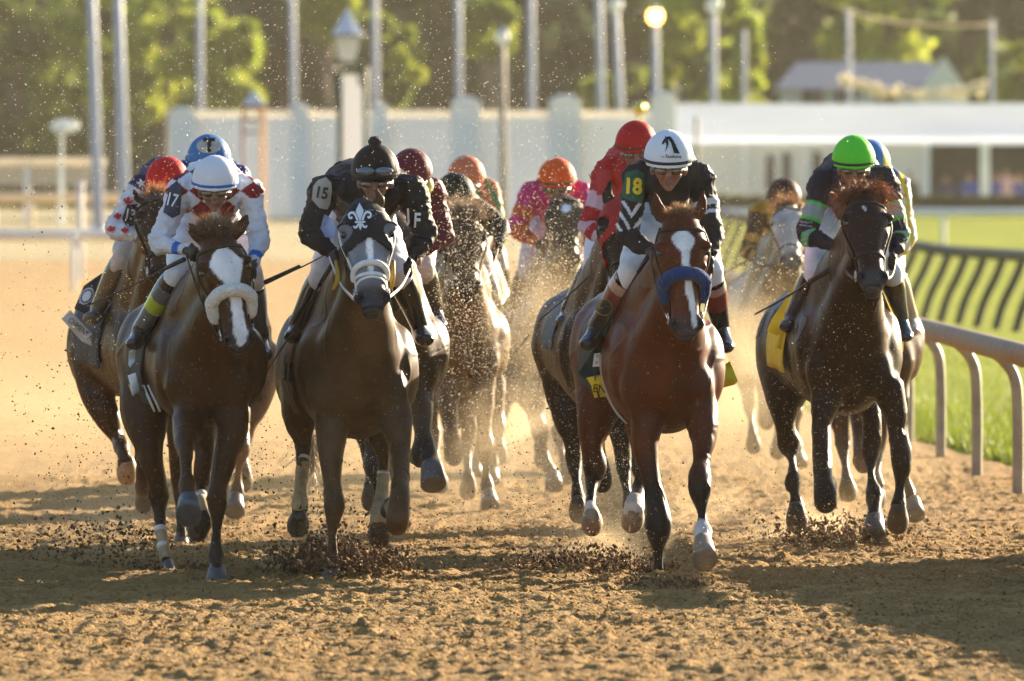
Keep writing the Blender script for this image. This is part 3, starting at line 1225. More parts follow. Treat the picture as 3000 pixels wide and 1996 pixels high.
def track_z(v):
    x, y = v[:, 0], v[:, 1]
    near = 1 - sstep(70, 110, y)
    z = gz(x, y) + .012 * vn(np.stack([x * .8, y * .35, 0 * x], 1), 1, 1)
    p = np.stack([x, y * .8, 0 * x], 1)
    n1 = vn(p, 7, 2)
    n2 = vn(p, 17, 3)
    n3 = vn(p, 36, 4)
    z += near * (.024 * (1 - np.abs(n1)) ** 2 + .018 * np.abs(n2) + .012 * np.maximum(n3, 0) ** 1.5 + .005 * vn(p, 60, 6) + .020 * vn(p, 2.2, 5) + .022 * vn(np.stack([x * .25, y * 1.3, 0 * x], 1), 1.5, 12))
    for (mx, my, r, h) in MOUNDS:
        k = (np.abs(x - mx) < 3 * r) & (np.abs(y - my) < 4 * r)
        d = ((x[k] - mx) / r) ** 2 + ((y[k] - my) / (r * 1.3)) ** 2
        z[k] += h * np.exp(-d) * (1 + .5 * n2[k] + .3 * n3[k])
    e = edge(y)
    z -= sstep(-.15, .3, x - e) * .25
    return z


for (px, py, D, r, h) in ((1010, 1700, 56.2, .20, .05), (1930, 1712, 55.6, .16, .05), (1720, 1690, 57, .26, .04), (495, 1690, 57.6, .12, .03), (2480, 1640, 61, .35, .04), (1080, 1740, 55, .25, .03)):
    q = W(px, py, D)
    MOUNDS.append((q[0], D, r, h))

_r = np.random.default_rng(31)
for _ in range(90):
    hx_, hy_ = _r.uniform(-2.6, 2.8), _r.uniform(45, 66)
    MOUNDS.append((hx_, hy_, _r.uniform(.05, .075), -_r.uniform(.025, .045)))
    MOUNDS.append((hx_ + _r.uniform(-.03, .03), hy_ - .20, _r.uniform(.07, .10), _r.uniform(.010, .022)))

xs = np.concatenate([np.arange(-34, -6, .9), np.arange(-6, -3.0, .06), np.arange(-3.0, 3.2, .018), np.arange(3.2, 5.2, .05)])
ys = np.concatenate([np.arange(42, 62, .030), np.arange(62, 76, .06), np.arange(76, 110, .4), np.arange(110, 250, 3)])
sheet('dirt_track', xs, ys, track_z, M_dirt)
# behind and in front of the camera the track goes on
sheet('dirt_track', np.arange(-34, 6.1, 4), np.arange(-20, 42.1, 6.2), lambda v: 0 * v[:, 0] + .0, M_dirt)


def turf_z(v):
    x, y = v[:, 0], v[:, 1]
    z = gz(x, y) - .03 + .02 * vn(v * np.array([1, .5, 0]), 1.3, 8)
    inside = (x < edge(y) - .2) & (y < 233) & (x > -33)
    z = np.where(inside, z - .12, z)
    bank = np.clip((x - edge(y) + .1) / .3, 0, 1)
    return z + np.where(inside, 0, .06 * bank * (y < 150))


sheet('turf', np.concatenate([np.arange(-400, -34, 30), np.arange(-34, 0, 2), np.arange(0, 12, .25), np.arange(12, 400, 30)]),
      np.concatenate([np.arange(-20, 60, 10), np.arange(60, 130, .7), np.arange(130, 330, 3), np.arange(330, 1400, 60)]), turf_z, M_turf)

M_dry = ground_mat('dusty_grass', (.16, .14, .06), (.27, .22, .10), (.34, .29, .14), .5, 6, bump=.6, bs=14)
sheet('dry_grass', np.arange(-34, 3.6, 1.5), np.arange(226, 420, 4), lambda v: gz(v[:, 0], v[:, 1]) + .012, M_dry)
# long grass and soil along the foot of the turf behind the rail
M_blade = mat('grass_blade', attr=True, rough=.6, transl=.45)
V, F, C = [], [], []
rg = np.random.default_rng(21)
for i in range(16000):
    D = rg.uniform(78, 135) if i % 2 else rg.uniform(79, 98)
    x = edge(D) + abs(rg.normal(.05, .45)) + (.0 if i % 3 else rg.uniform(0, 2.2))
    h = rg.uniform(.05, .15) * (1 + .5 * vn(np.array([[x, D, 0]]), 1.5, 2)[0])
    a = rg.uniform(0, 6.28)
    dx, dy = math.cos(a) * .012, math.sin(a) * .012
    lx, ly = rg.normal(0, .04, 2)
    k = len(V)
    z = float(gz(x, D)) - .02
    V += [(x - dx, D - dy, z), (x + dx, D + dy, z), (x + lx, D + ly, z + h)]
    F.append((k, k + 1, k + 2))
    g = rg.uniform(.7, 1.3)
    C += [(.15 * g, .19 * g, .02)] * 3
me = bpy.data.meshes.new('grass')
me.from_pydata(V, [], F)
C = np.array(C)
o = finish(me, 'grass', M_blade, None, colf=lambda v, n: C)
props(o, kind='stuff', label='tufts of long green grass along the foot of the turf behind the rail', cat='grass')

# ------------------------------------------------------------------ rails
M_rail = mat('rail_paint', (.30, .225, .15), rough=.7, spec=.15, nscale=6, namt=.2, bump=.2, bscale=20)
M_post = mat('rail_post', (.33, .26, .18), rough=.5, nscale=8, namt=.25)
M_shaded_post = mat('shaded_post', (.015, .018, .016), rough=.7, nscale=8)  # near-black base colour stands in for the shaded side of this rail
M_white_rail = mat('white_rail', (.72, .70, .66), rough=.5, nscale=4, namt=.1)


def rail(label, line, D0, D1, step, top, r, pr, mr, mp, lean=.35, group=None, straight=False):
    root = empty('rail_fence', (line((D0 + D1) / 2), (D0 + D1) / 2, float(gz(0, (D0 + D1) / 2))), label, 'fence', group)
    q = MB()
    pts = [np.array([line(d), d, float(gz(0, d)) + top]) for d in np.arange(D0, D1 + .1, step)]
    q.tube(pts, [(r, r * .95)] * len(pts), seg=18, sub=1)
    q.build('top_rail', mr, root)
    for d in np.arange(D0 + step * .3, D1, step):
        b = np.array([line(d) + lean, d, float(gz(0, d)) - .1])
        q = MB()
        t = np.array([line(d), d, float(gz(0, d)) + top - r * .6])
        q.tube([b, b + np.array([0, 0, .1 + top * .55]), b + np.array([-lean * .12, 0, .1 + top * .80]), lerp(b + np.array([0, 0, .1 + top]), t, .62) + np.array([0, 0, -.03]), t], [pr, pr, pr, pr * .95, pr * .9], seg=12, sub=4)
        if straight:
            q = MB()
            q.tube([b + np.array([-.1, 0, 0]), lerp(b, t, .4) + np.array([-.10, 0, 0]), lerp(b, t, .75) + np.array([-.03, 0, 0]), t], [pr] * 4, seg=10, sub=3)
        q.build('post', mp, root)
    return root


rail('weathered running rail with curved posts right beside the track', lambda d: 2.92 - .010 * (d - 72), 54.77, 150, 5.1, .975, .074, .036, M_rail, M_post, lean=.26)
rail('rail with dark slanting posts on the green turf further back', lambda d: 7.15 - .051 * (d - 158), 149, 235, 2.9, 1.0, .09, .058, M_shaded_post, M_shaded_post, lean=-.30, straight=True)
# unseen low board added outside the right edge to throw shade on the near track
bd_ = empty('shade_board', (4.1, 54, 0), 'unseen waist high dark green board added to shade the near track', 'fence')
q = MB()
for i in range(8):
    a_, b_ = np.array([lerp(3.62, 4.85, i / 8), lerp(60.5, 45.5, i / 8), 0]), np.array([lerp(3.62, 4.85, (i + .96) / 8), lerp(60.5, 45.5, (i + .96) / 8), 0])
    V_ = [a_ + [0, 0, -.05], b_ + [0, 0, -.05], b_ + [0, 0, 1.05], a_ + [0, 0, 1.05]]
    q.add(np.array(V_ + [v_ + np.array([.05, 0, 0]) for v_ in V_]), [(0, 1, 2, 3), (7, 6, 5, 4), (0, 4, 5, 1), (1, 5, 6, 2), (2, 6, 7, 3), (3, 7, 4, 0)])
q.build('panel', mat('board_green', (.03, .08, .05), rough=.6, nscale=4), bd_, smooth=False)
q = MB()
q.tube([(3.66, 60.6, 1.08), (4.89, 45.4, 1.08)], [.06, .06], seg=12, sub=1)
q.build('top_rail', M_rail, bd_)
# cross rails far back
def crossrail(label, x0, x1, D, top, r, step, m):
    root = empty('rail_fence', ((x0 + x1) / 2, D, float(gz(0, D))), label, 'fence')
    q = MB()
    z = float(gz(0, D))
    q.tube([(x0, D, z + top), (x1, D + .5, z + top)], [r, r], seg=12, sub=1)
    q.build('top_rail', m, root)
    for x in np.arange(x0 + .4, x1, step):
        q = MB()
        q.tube([(x, D + .1, z - .1), (x, D + .1, z + top)], [r * .55, r * .5], seg=8, sub=1)
        q.build('post', m, root)


crossrail('white rail across the far side of the green turf on the right', 3.6, 11.5, 232, .88, .10, 2.4, M_white_rail)
crossrail('pale rail beyond the dirt track at the far left', -10, -6.6, 192, .95, .10, 2.2, M_white_rail)
crossrail('cream rail in front of the long cream barrier at far left', -14, -8.9, 270, .82, .12, 2.2, mat('cream_rail', (.80, .66, .45), rough=.5, transl=.3))

# ------------------------------------------------------------------ wall, lanterns, tent, house
def zy(y, D):
    return 1.95 - (y - 550) * D / FPX


def xp(px, D):
    return (px - 1500) * D / FPX


M_wall = mat('white_wall', (.93, .91, .88), rough=.7, transl=.15, nscale=.6, namt=.06, bump=.1, bscale=3)
M_coping = mat('coping_panel', (.82, .79, .72), rough=.6, transl=.5)
M_cream = mat('cream_panel', (.80, .74, .62), rough=.7, transl=.6, nscale=.8, namt=.06)
D = 300
wl = empty('boundary_wall', (xp(1220, D), D, 1.1), 'long white panelled wall with square piers behind the track', 'wall')
q = MB()
q.box(((xp(495, D) + xp(1960, D)) / 2, D + .15, (zy(345, D) + .9) / 2), ((xp(1960, D) - xp(495, D)) / 2, .12, (zy(345, D) - .9) / 2))
q.build('wall_panel', M_wall, wl, smooth=False)
for px, top, hw in ((535, 332, 40), (880, 322, 26), (1112, 318, 22), (1365, 302, 42), (1655, 296, 46), (1945, 286, 36)):
    q = MB()
    q.box((xp(px, D), D, (zy(top, D) + .9) / 2), (hw * D / FPX, .22, (zy(top, D) - .9) / 2))
    q.box((xp(px, D), D, zy(top, D) + .02), (hw * D / FPX + .05, .27, .035))
    q.box((xp(px, D), D, zy(top, D) + .10), (hw * D / FPX * .6, .16, .05))
    q.build('pier', M_wall, wl, smooth=False, bevel=.02)
for a, b in ((575, 854), (906, 1090), (1134, 1322), (1407, 1609), (1701, 1909)):
    q = MB()
    x0, x1 = xp(a, D), xp(b, D)
    q.box(((x0 + x1) / 2, D + .12, zy(326, D)), ((x1 - x0) / 2, .05, .025))
    n = max(3, int((x1 - x0) / .22))
    for i in range(n):
        q.box((lerp(x0, x1, (i + .5) / n), D + .12, (zy(328, D) + zy(345, D)) / 2), ((x1 - x0) / n * .42, .02, (zy(328, D) - zy(345, D)) / 2))
    q.build('coping', M_coping, wl, smooth=False)

D = 285
bw = empty('barrier_wall', (xp(110, D), D, 1.05), 'long low cream barrier wall at the far left edge', 'wall')
q = MB()
q.box((xp(60, D), D, (zy(545, D) + zy(480, D)) / 2), (2.1, .08, (zy(480, D) - zy(545, D)) / 2))
q.build('panel', mat('shaded_cream', (.50, .46, .38), rough=.7, transl=.3), bw, smooth=False)  # cream greyed down: shade on the panels is put into their colour
q = MB()
q.box((xp(60, D), D - .1, zy(474, D)), (2.15, .12, .10))
q.build('cap', M_cream, bw, smooth=False, bevel=.02)
for px in (-120, -20, 80, 180, 290):
    q = MB()
    q.box((xp(px, D), D - .02, (zy(470, D) + 1.0) / 2), (.07, .12, (zy(470, D) - 1.0) / 2))
    q.build('post', M_wall, bw, smooth=False, bevel=.01)

M_slate = mat('lamp_cap', (.60, .64, .72), rough=.4, nscale=3, namt=.1)
M_green = mat('green_iron', (.03, .055, .035), rough=.4, nscale=5)
M_globe = mat('lamp_glass', (.72, .76, .76), rough=.3, transl=.4)
M_pole = mat('pole_metal', (.36, .41, .54), rough=.45, nscale=2, namt=.12)


def frustum(q, c, r0, r1, z0, z1, n=8):
    v = []
    for r, z in ((r0, z0), (r1, z1)):
        for i in range(n):
            a = 2 * math.pi * (i + .5) / n
            v.append((c[0] + r * math.cos(a), c[1] + r * math.sin(a), z))
    f = [tuple(range(n))[::-1], tuple(range(n, 2 * n))] + [(i, (i + 1) % n, (i + 1) % n + n, i + n) for i in range(n)]
    q.add(np.array(v), f)


D = 220
lx = xp(1018, D)
lp = empty('lantern_sign', (lx, D, .4), 'tall lantern with grey conical cap on two dark green posts around a white board', 'lantern')
q = MB()
frustum(q, (lx, D), .34, .10, zy(104, D), zy(48, D))
frustum(q, (lx, D), .10, .02, zy(48, D), zy(26, D))
q.build('lantern_cap', M_slate, lp, smooth=False)
q = MB()
frustum(q, (lx, D), .15, .27, zy(182, D), zy(108, D))
q.build('lantern_globe', M_globe, lp, smooth=False)
q = MB()
q.box((lx, D, zy(186, D)), (.30, .10, .03))
q.box((lx, D, zy(145, D)), (.02, .02, (zy(104, D) - zy(186, D)) / 2))
q.box((lx, D, zy(197, D)), (.05, .05, .09))
q.box((lx, D, zy(208, D)), (.27, .08, .03))
frustum(q, (lx, D), .35, .36, zy(108, D), zy(103, D))
for sx in (-1, 1):
    q.tube([(lx + sx * .30, D, zy(186, D)), (lx + sx * .22, D, zy(225, D)), (lx + sx * .26, D, zy(250, D))], [.03, .03, .03], seg=8)
q.build('bracket', M_green, lp)
q = MB()
q.box((xp(1032, D), D + .02, (zy(218, D) + zy(560, D)) / 2), (.19, .02, (zy(218, D) - zy(560, D)) / 2))
q.build('board', mat('white_board', (.86, .86, .86), rough=.5, transl=.3), lp, smooth=False)
for px in (995, 1072):
    q = MB()
    q.tube([(xp(px, D), D, .3), (xp(px, D), D, zy(200, D))], [.055, .05], seg=10, sub=1)
    q.build('post', M_green, lp)

D = 240
gx = xp(745, D)
M_red = mat('red_iron', (.28, .06, .04), rough=.5)
gl = empty('small_shelter', (gx, D, .6), 'narrow shelter with grey pyramid roof on a red and a cream post', 'shelter')
q = MB()
frustum(q, (gx, D), .28, .03, zy(308, D), zy(268, D), 6)
q.build('roof', M_slate, gl, smooth=False)
q = MB()
q.box((gx, D, zy(314, D)), (.26, .2, .03))
q.box((gx - .02, D, zy(352, D)), (.22, .05, .03))
q.box((gx - .02, D, zy(388, D)), (.20, .05, .02))
q.tube([(gx - .21, D, zy(314, D)), (gx - .24, D, zy(400, D)), (gx - .22, D, .5)], [.04, .035, .035], seg=8)
q.build('red_frame', M_red, gl)
q = MB()
q.box((gx + .18, D, (zy(320, D) + .5) / 2), (.09, .06, (zy(320, D) - .5) / 2))
q.build('cream_post', mat('cream_post', (.85, .68, .5), rough=.6, transl=.3), gl, smooth=False)


def pole(px, D, ytop, r, label, head=None, lit=False, lean=0, m=None):
    x = xp(px, D)
    g = float(gz(0, D)) - .1
    root = empty('light_pole', (x, D, g), label, 'pole', 'tall poles behind the track')
    q = MB()
    zt = zy(ytop, D)
    q.tube([(x + lean * .0, D, g), (x - lean, D, zt)], [r * 1.05, r * .72], seg=12, sub=1)
    q.build('shaft', m or M_pole, root)
    q = MB()
    q.tube([(x, D, g), (x, D, g + .35)], [r * 1.8, r * 1.6], seg=12, sub=1, cap=.1)
    q.build('base', m or M_pole, root)
    if head:
        q = MB()
        q.ell((x - lean, D, zt + head * .8), (head, head, head * 1.05))
        mm = mat('lit_lamp', (1.0, .42, .10), emit=4) if lit else M_globe
        q.build('lamp_globe', mm, root)
        q = MB()
        frustum(q, (x - lean, D), head * .9, head * .3, zt + head * 1.6, zt + head * 2.3)
        q.build('lamp_cap', M_pole, root)
    return root


for i, (px, D, yt, r, lab, hd, lit, ln, mm) in enumerate([
        (290, 262, -60, .13, 'thick grey pole nearest the left edge of the picture', None, 0, .18, None),
        (368, 262, -60, .13, 'thick grey pole second from the left edge', None, 0, .18, None),
        (588, 360, -60, .12, 'slim grey pole above the left end of the white wall', None, 0, .03, None),
        (866, 360, -60, .12, 'slim grey pole just left of the tall lantern', None, 0, .12, None),
        (1105, 360, -60, .12, 'slim grey pole just right of the tall lantern', None, 0, .08, None),
        (1348, 350, -60, .12, 'slim grey pole above the white wall pier before the middle', None, 0, .06, None),
        (1560, 350, -60, .12, 'slim grey pole right of the round white lamp', None, 0, .05, None),
        (1768, 350, -60, .13, 'slim grey pole beside the pair of lamps with white heads', None, 0, .15, None),
        (1476, 272, 128, .10, 'brownish lamp post with round white globe in front of the white wall', .17, 0, .03, mat('brown_pole', (.30, .24, .19), rough=.5)),
        (1832, 330, 36, .12, 'grey lamp post with white head left of the lit orange lamp', .2, 0, .28, None),
        (1925, 300, 66, .11, 'grey lamp post with its lamp glowing orange', .20, 1, .05, None),
        (2092, 330, 36, .12, 'grey lamp post with white head right of the lit orange lamp', .22, 0, .02, None),
        (2180, 370, 90, .09, 'faint slim pole in front of the yellow green tree', None, 0, .0, None),
        (2492, 372, 35, .10, 'slim pole in front of the grey roofed house', None, 0, .08, None),
        (2905, 375, 60, .09, 'slim pole at the right end of the bunting', None, 0, .0, None)]):
    pole(px, D, yt, r, lab, hd, lit, ln, mm)

# white post with a finial at the far left rail
q = MB()
q.tube([(xp(235, 205), 205, .2), (xp(235, 205), 205, zy(560, 205))], [.075, .06], seg=10, sub=1)
q.ell((xp(235, 205), 205, zy(548, 205)), (.08, .08, .10))
props(q.build('marker_post', M_white_rail), 'short white marker post by the pale rail at far left', 'post')
q = MB()
q.ell((xp(190, 250), 250, zy(370, 250)), (.32, .14, .16))
q.tube([(xp(176, 250), 250, .7), (xp(182, 250), 250, zy(380, 250))], [.03, .03], seg=6, sub=1)
q.ell((xp(178, 250), 249.9, zy(385, 250)), (.10, .10, .10))
props(q.build('dish_lamp', M_globe), 'white oval dish lamp on a thin stalk before the trees at far left', 'lamp')
q = MB()
q.ell((xp(1873, 150), 150, zy(318, 150)), (.09, .09, .09))
q.tube([(xp(1873, 150), 150, -.05), (xp(1873, 150), 150, zy(330, 150))], [.04, .025], seg=8, sub=1)
q.ell((xp(1873, 150), 150, zy(334, 150)), (.05, .05, .02))
props(q.build('finish_post', mat('gold', (.75, .60, .12), rough=.18, metal=1)), 'gold ball finial on a thin post above the red capped rider', 'post')

# bunting
M_bunt = mat('bunting_cloth', (.85, .78, .64), rough=.7, transl=.5)
for lab, pts, r in (('cream bunting sagging in front of the grey roofed house', [(2468, 230), (2530, 252), (2620, 270), (2720, 276), (2820, 268), (2885, 250)], .11),
                    ('faint cream bunting strung high in the trees above the house', [(2476, 26), (2560, 52), (2680, 70), (2800, 76), (2902, 72)], .035)):
    q = MB()
    D = 366
    P = catmull([W(a, b, D) for a, b in pts], 10)
    q.tube(P, [.012] * len(P), seg=6, sub=1)
    rg = np.random.default_rng(3)
    for p in P:
        for _ in range(3):
            a = p + rg.normal(0, r * .6, 3)
            q.ell(a, (r * .8, .02, r * rg.uniform(.6, 1.4)), nu=6, nv=4)
    props(q.build('bunting', M_bunt), lab, 'bunting')

# tent
D = 310
M_tent = mat('tent_roof', (.84, .87, .93), rough=.5, transl=.5, nscale=.5, namt=.05)
M_twall = mat('tent_wall', (.80, .76, .70), rough=.6, transl=.2, nscale=.7, namt=.06)
tn = empty('marquee', (xp(2480, D), D, 1.15), 'long white roofed marquee with cream walls, open at its right end', 'tent')
x0, x1 = xp(1915, D), xp(3120, D)
n = 1
for i in range(n):
    a, b = lerp(x0, x1, i / n), lerp(x0, x1, (i + 1) / n)
    q = MB()
    V, F = [], []
    for s_ in range(7):
        t = s_ / 6
        for k in range(5):
            u = k / 4
            x = lerp(a, b, u)
            V.append((x, lerp(D - .2, D + 8, t), lerp(zy(418, D), zy(310, D) + .1, t) + .03 * (abs(u - .5) * 2) ** 2 * (t > .1) - .0))
    for s_ in range(6):
        for k in range(4):
            j = s_ * 5 + k
            F.append((j, j + 1, j + 6, j + 5))
    q.add(np.array(V), F)
    o = q.build('roof_panel', M_tent, tn, smooth=False)
    sdm = o.modifiers.new('s', 'SOLIDIFY')
    sdm.thickness = .03
q = MB()
q.box(((x0 + x1) / 2, D - .24, zy(414, D)), ((x1 - x0) / 2, .02, .10))
q.build('valance', M_tent, tn, smooth=False)
q = MB()
xw = xp(2715, D)
q.box(((x0 + xw) / 2, D, (zy(424, D) + 1.1) / 2), ((xw - x0) / 2, .03, (zy(424, D) - 1.1) / 2))
q.build('side_wall', M_twall, tn, smooth=False)
for px, hw in ((1935, .10), (2183, .07), (2360, .06), (2540, .06), (2716, .07), (2885, .13), (3060, .12)):
    q = MB()
    q.box((xp(px, D), D - .08, (zy(424, D) + 1.1) / 2), (hw, .06, (zy(424, D) - 1.1) / 2))
    q.build('tent_post', M_wall, tn, smooth=False)
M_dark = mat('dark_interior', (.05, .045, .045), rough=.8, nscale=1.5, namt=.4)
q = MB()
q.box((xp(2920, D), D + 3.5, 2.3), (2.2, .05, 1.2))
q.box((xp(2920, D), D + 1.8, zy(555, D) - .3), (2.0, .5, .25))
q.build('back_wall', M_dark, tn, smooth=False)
M_win = mat('tent_window', (.07, .05, .045), rough=.3)
for px, y0, y1 in ((2256, 452, 560), (2304, 446, 560), (2394, 444, 520)):
    q = MB()
    zt, zb, xx, hw = zy(y0, D), zy(y1, D), xp(px, D), .12
    pl = [(xx - hw, zb), (xx + hw, zb)] + [(xx + hw * math.cos(a), zt - hw + hw * math.sin(a)) for a in np.linspace(0, math.pi, 9)]
    q.prism(pl, D - .06, D - .035)
    q.build('window', M_win, tn, smooth=False)
q = MB()
q.tube([(xp(2041, 235), 235, .5), (xp(2041, 235), 235, zy(352, 235))], [.045, .04], seg=8, sub=1)
q.ell((xp(2041, 235), 235, zy(350, 235)), (.06, .06, .05))
props(q.build('iron_post', M_green), 'thin dark green iron post in front of the left end of the marquee', 'post')

# hedge in front of the tent
M_leaf = mat('foliage', attr=True, rough=.6, transl=.62)


def leaves(name, centers, rad, n, size, cols, parent, m=None, seed=1, flat=1.0):
    rg = np.random.default_rng(seed)
    cen = np.array(centers, float)
    rad = np.array(rad, float)
    k = rg.integers(0, len(cen), n)
    u = rg.normal(0, 1, (n, 3))
    u /= np.linalg.norm(u, axis=1)[:, None]
    rr = rg.uniform(.35, 1.0, n) ** .6 * (1 + .25 * np.abs(rg.normal(0, 1, n)) * (rg.random(n) < .3))
    p = cen[k] + u * rad[k] * rr[:, None]
    a = rg.normal(0, 1, (n, 3))
    a /= np.linalg.norm(a, axis=1)[:, None]
    b = np.cross(a, rg.normal(0, 1, (n, 3)))
    b /= np.linalg.norm(b, axis=1)[:, None]
    sz = size * rg.uniform(.5, 1.3, n)[:, None]
    v = np.stack([p - a * sz, p - b * sz * .5, p + a * sz, p + b * sz * .5], 1).reshape(-1, 3)
    f = np.arange(n * 4).reshape(-1, 4)
    me = bpy.data.meshes.new(name)
    me.vertices.add(n * 4)
    me.vertices.foreach_set('co', v.astype(np.float32).ravel())
    me.loops.add(n * 4)
    me.loops.foreach_set('vertex_index', f.ravel().astype(np.int32))
    me.polygons.add(n)
    me.polygons.foreach_set('loop_start', np.arange(0, n * 4, 4, dtype=np.int32))
    me.polygons.foreach_set('loop_total', np.full(n, 4, np.int32))
    me.update(calc_edges=True)
    cols = np.array(cols, float)
    cc = cols[rg.integers(0, len(cols), len(cen))][k] * rg.uniform(.7, 1.3, n)[:, None]
    cc = np.repeat(cc, 4, 0)
    return finish(me, name, m or M_leaf, parent, smooth=False, colf=lambda vv, nn: cc)


hx = np.linspace(xp(2040, 288), xp(3080, 288), 30)
o = leaves('hedge', [(x, 288, zy(597, 288)) for x in hx], [(.35, .3, .20)] * 30, 12000, .07, [(.035, .045, .012), (.05, .06, .02)], None, seed=3)
props(o, 'low dark clipped hedge along the foot of the marquee', 'hedge')

# house
D = 385
hs = empty('house', (xp(2560, D), D + 4, 1.15), 'pale house with long blue grey roof behind the marquee', 'house')
M_roof = mat('shingles', (.10, .14, .21), rough=.7, nscale=3, namt=.2)
M_hwall = mat('house_wall', (.42, .45, .47), rough=.7, nscale=1, namt=.1)
q = MB()
xa, xb = xp(2300, D), xp(2790, D)
q.box(((xa + xb) / 2, D + 4, (1 + zy(262, D)) / 2), ((xb - xa) / 2, 3.6, (zy(262, D) - 1) / 2))
q.build('wall', M_hwall, hs, smooth=False)
q = MB()
zr, ze = zy(178, D), zy(262, D)
v = [(xa + .5, D + 4, zr), (xb - .6, D + 4, zr), (xa - .3, D, ze), (xb + .2, D, ze), (xa - .3, D + 8, ze), (xb + .2, D + 8, ze)]
q.add(np.array(v), [(2, 3, 1, 0), (4, 0, 1, 5), (2, 0, 4), (3, 5, 1), (2, 4, 5, 3)])
q.build('roof', M_roof, hs, smooth=False)
q = MB()
gx0, gx1 = xp(2695, D), xp(2835, D)
q.add(np.array([(gx0, D - .5, ze - .1), (gx1, D - .5, ze - .1), ((gx0 + gx1) / 2, D - .5, zy(168, D)), (gx0, D + 1, ze - .1), (gx1, D + 1, ze - .1), ((gx0 + gx1) / 2, D + 1, zy(168, D))]),
      [(0, 1, 2), (3, 5, 4), (0, 2, 5, 3), (1, 4, 5, 2), (0, 3, 4, 1)])
q.box(((gx0 + gx1) / 2, D + .2, (1 + ze) / 2), ((gx1 - gx0) / 2, .7, (ze - 1) / 2 - .06))
q.build('gable', mat('gable_white', (.62, .62, .58), rough=.7), hs, smooth=False)
for px in (2380, 2480, 2600):
    q = MB()
    q.box((xp(px, D), D + .36, zy(300, D)), (.35, .06, .45))
    q.build('window', M_dark, hs, smooth=False)

# ------------------------------------------------------------------ trees
M_bark = mat('bark', (.09, .07, .05), rough=.9, nscale=3, bump=.5, bscale=10)
YG = [(.33, .39, .04), (.38, .43, .05), (.25, .32, .04)]
MG = [(.12, .17, .03), (.18, .23, .04), (.08, .13, .03)]
DG = [(.042, .072, .040), (.055, .090, .045), (.032, .058, .034)]


def tree(px, D, w_, ybot, ytop, cols, label, seed, name='leafy_tree', n=7000, conic=False, lobes=30):
    rg = np.random.default_rng(seed)
    x = xp(px, D)
    g = float(gz(0, D))
    root = empty(name, (x, D, g), label, 'tree', 'trees beyond the track')
    zb, zt = zy(ybot, D), zy(ytop, D)
    q = MB()
    q.tube([(x, D, g - .2), (x + rg.normal(0, .2), D, lerp(g, zt, .4)), (x + rg.normal(0, .3), D, lerp(g, zt, .85))], [.28, .2, .06], seg=10)
    hw = w_ * D / FPX / 2
    cen, rad = [], []
    for i in range(lobes):
        t = rg.uniform(0, 1)
        zz = lerp(zb, zt, t)
        ww = hw * (1 - t * .85 if conic else math.sqrt(max(.08, 1 - (2 * t - 1) ** 2 * .85)))
        r = rg.uniform(.15, .34) * hw
        cx_ = x + rg.uniform(-1, 1) * max(.05, ww - r * .6)
        cy_ = D + rg.uniform(-1, 1) * hw * .8
        cen.append((cx_, cy_, zz))
        rad.append((r, r, r * rg.uniform(.7, 1.0)))
        if i < 6:
            q.tube([(x, D, lerp(g, zt, .35 + .06 * i)), lerp(np.array([x, D, lerp(g, zt, .5)]), np.array(cen[-1]), .6), cen[-1]], [.09, .06, .03], seg=6)
    q.build('trunk', M_bark, root)
    leaves('crown', cen, rad, n, .21, cols, root, seed=seed + 50)
    return root


TREES = [
    (60, 430, 520, 420, -120, MG, 'olive green tree at the left edge beyond the barrier'),
    (250, 440, 420, 470, -80, MG, 'mid green bushy tree behind the two thick poles'),
    (470, 415, 340, 330, -120, YG, 'bright yellow green tree rising behind the pole left of the shelter'),
    (640, 405, 330, 320, 60, YG, 'sunlit yellow green tree just above the small shelter'),
    (330, 418, 300, 330, -60, YG + MG, 'yellow green tree between the thick grey poles and the slim one'),
    (560, 425, 420, 380, 110, YG + MG, 'broad yellow green bush crown low behind the wall end'),
    (830, 430, 420, 330, -140, DG, 'dark green tree between the shelter and the tall lantern'),
    (955, 415, 190, 120, -100, YG, 'small light green crown behind the lantern cap'),
    (1120, 420, 230, 330, 60, MG + YG, 'mid green crown right of the tall lantern'),
    (1250, 450, 420, 340, -140, DG, 'very dark tree above the middle of the white wall'),
    (1430, 425, 190, 150, 20, MG + YG, 'small lit crown behind the round white lamp'),
    (1600, 440, 420, 330, -140, DG, 'dark tree left of the pair of white headed lamps'),
    (1760, 415, 140, 330, 240, YG, 'little yellow green bush on top of the wall'),
    (1850, 450, 360, 320, -140, DG + MG, 'dark tree behind the lit orange lamp'),
    (2080, 410, 330, 330, -60, MG + YG, 'green tree left of the house with lit upper leaves'),
    (2190, 400, 190, 350, 60, YG, 'bright yellow green cone shaped tree beside the house'),
    (2420, 450, 360, 300, -120, DG, 'dark tree behind the left end of the house roof'),
    (2590, 430, 420, 200, -120, YG + MG, 'yellow green crown spreading above the house roof'),
    (2830, 450, 380, 330, -120, DG, 'dark tree behind the white gable'),
    (2960, 395, 240, 340, 150, YG + MG, 'yellowish bush crown at the right edge beyond the marquee'),
    (3050, 440, 320, 330, -140, DG, 'dark tree at the far right edge'),
]
for i, (px, D, w_, yb, yt, cols, lab) in enumerate(TREES):
    tree(px, D, w_, yb, yt, cols, lab, 100 + i, conic='cone' in lab, name='cone_tree' if 'cone' in lab else 'leafy_tree')

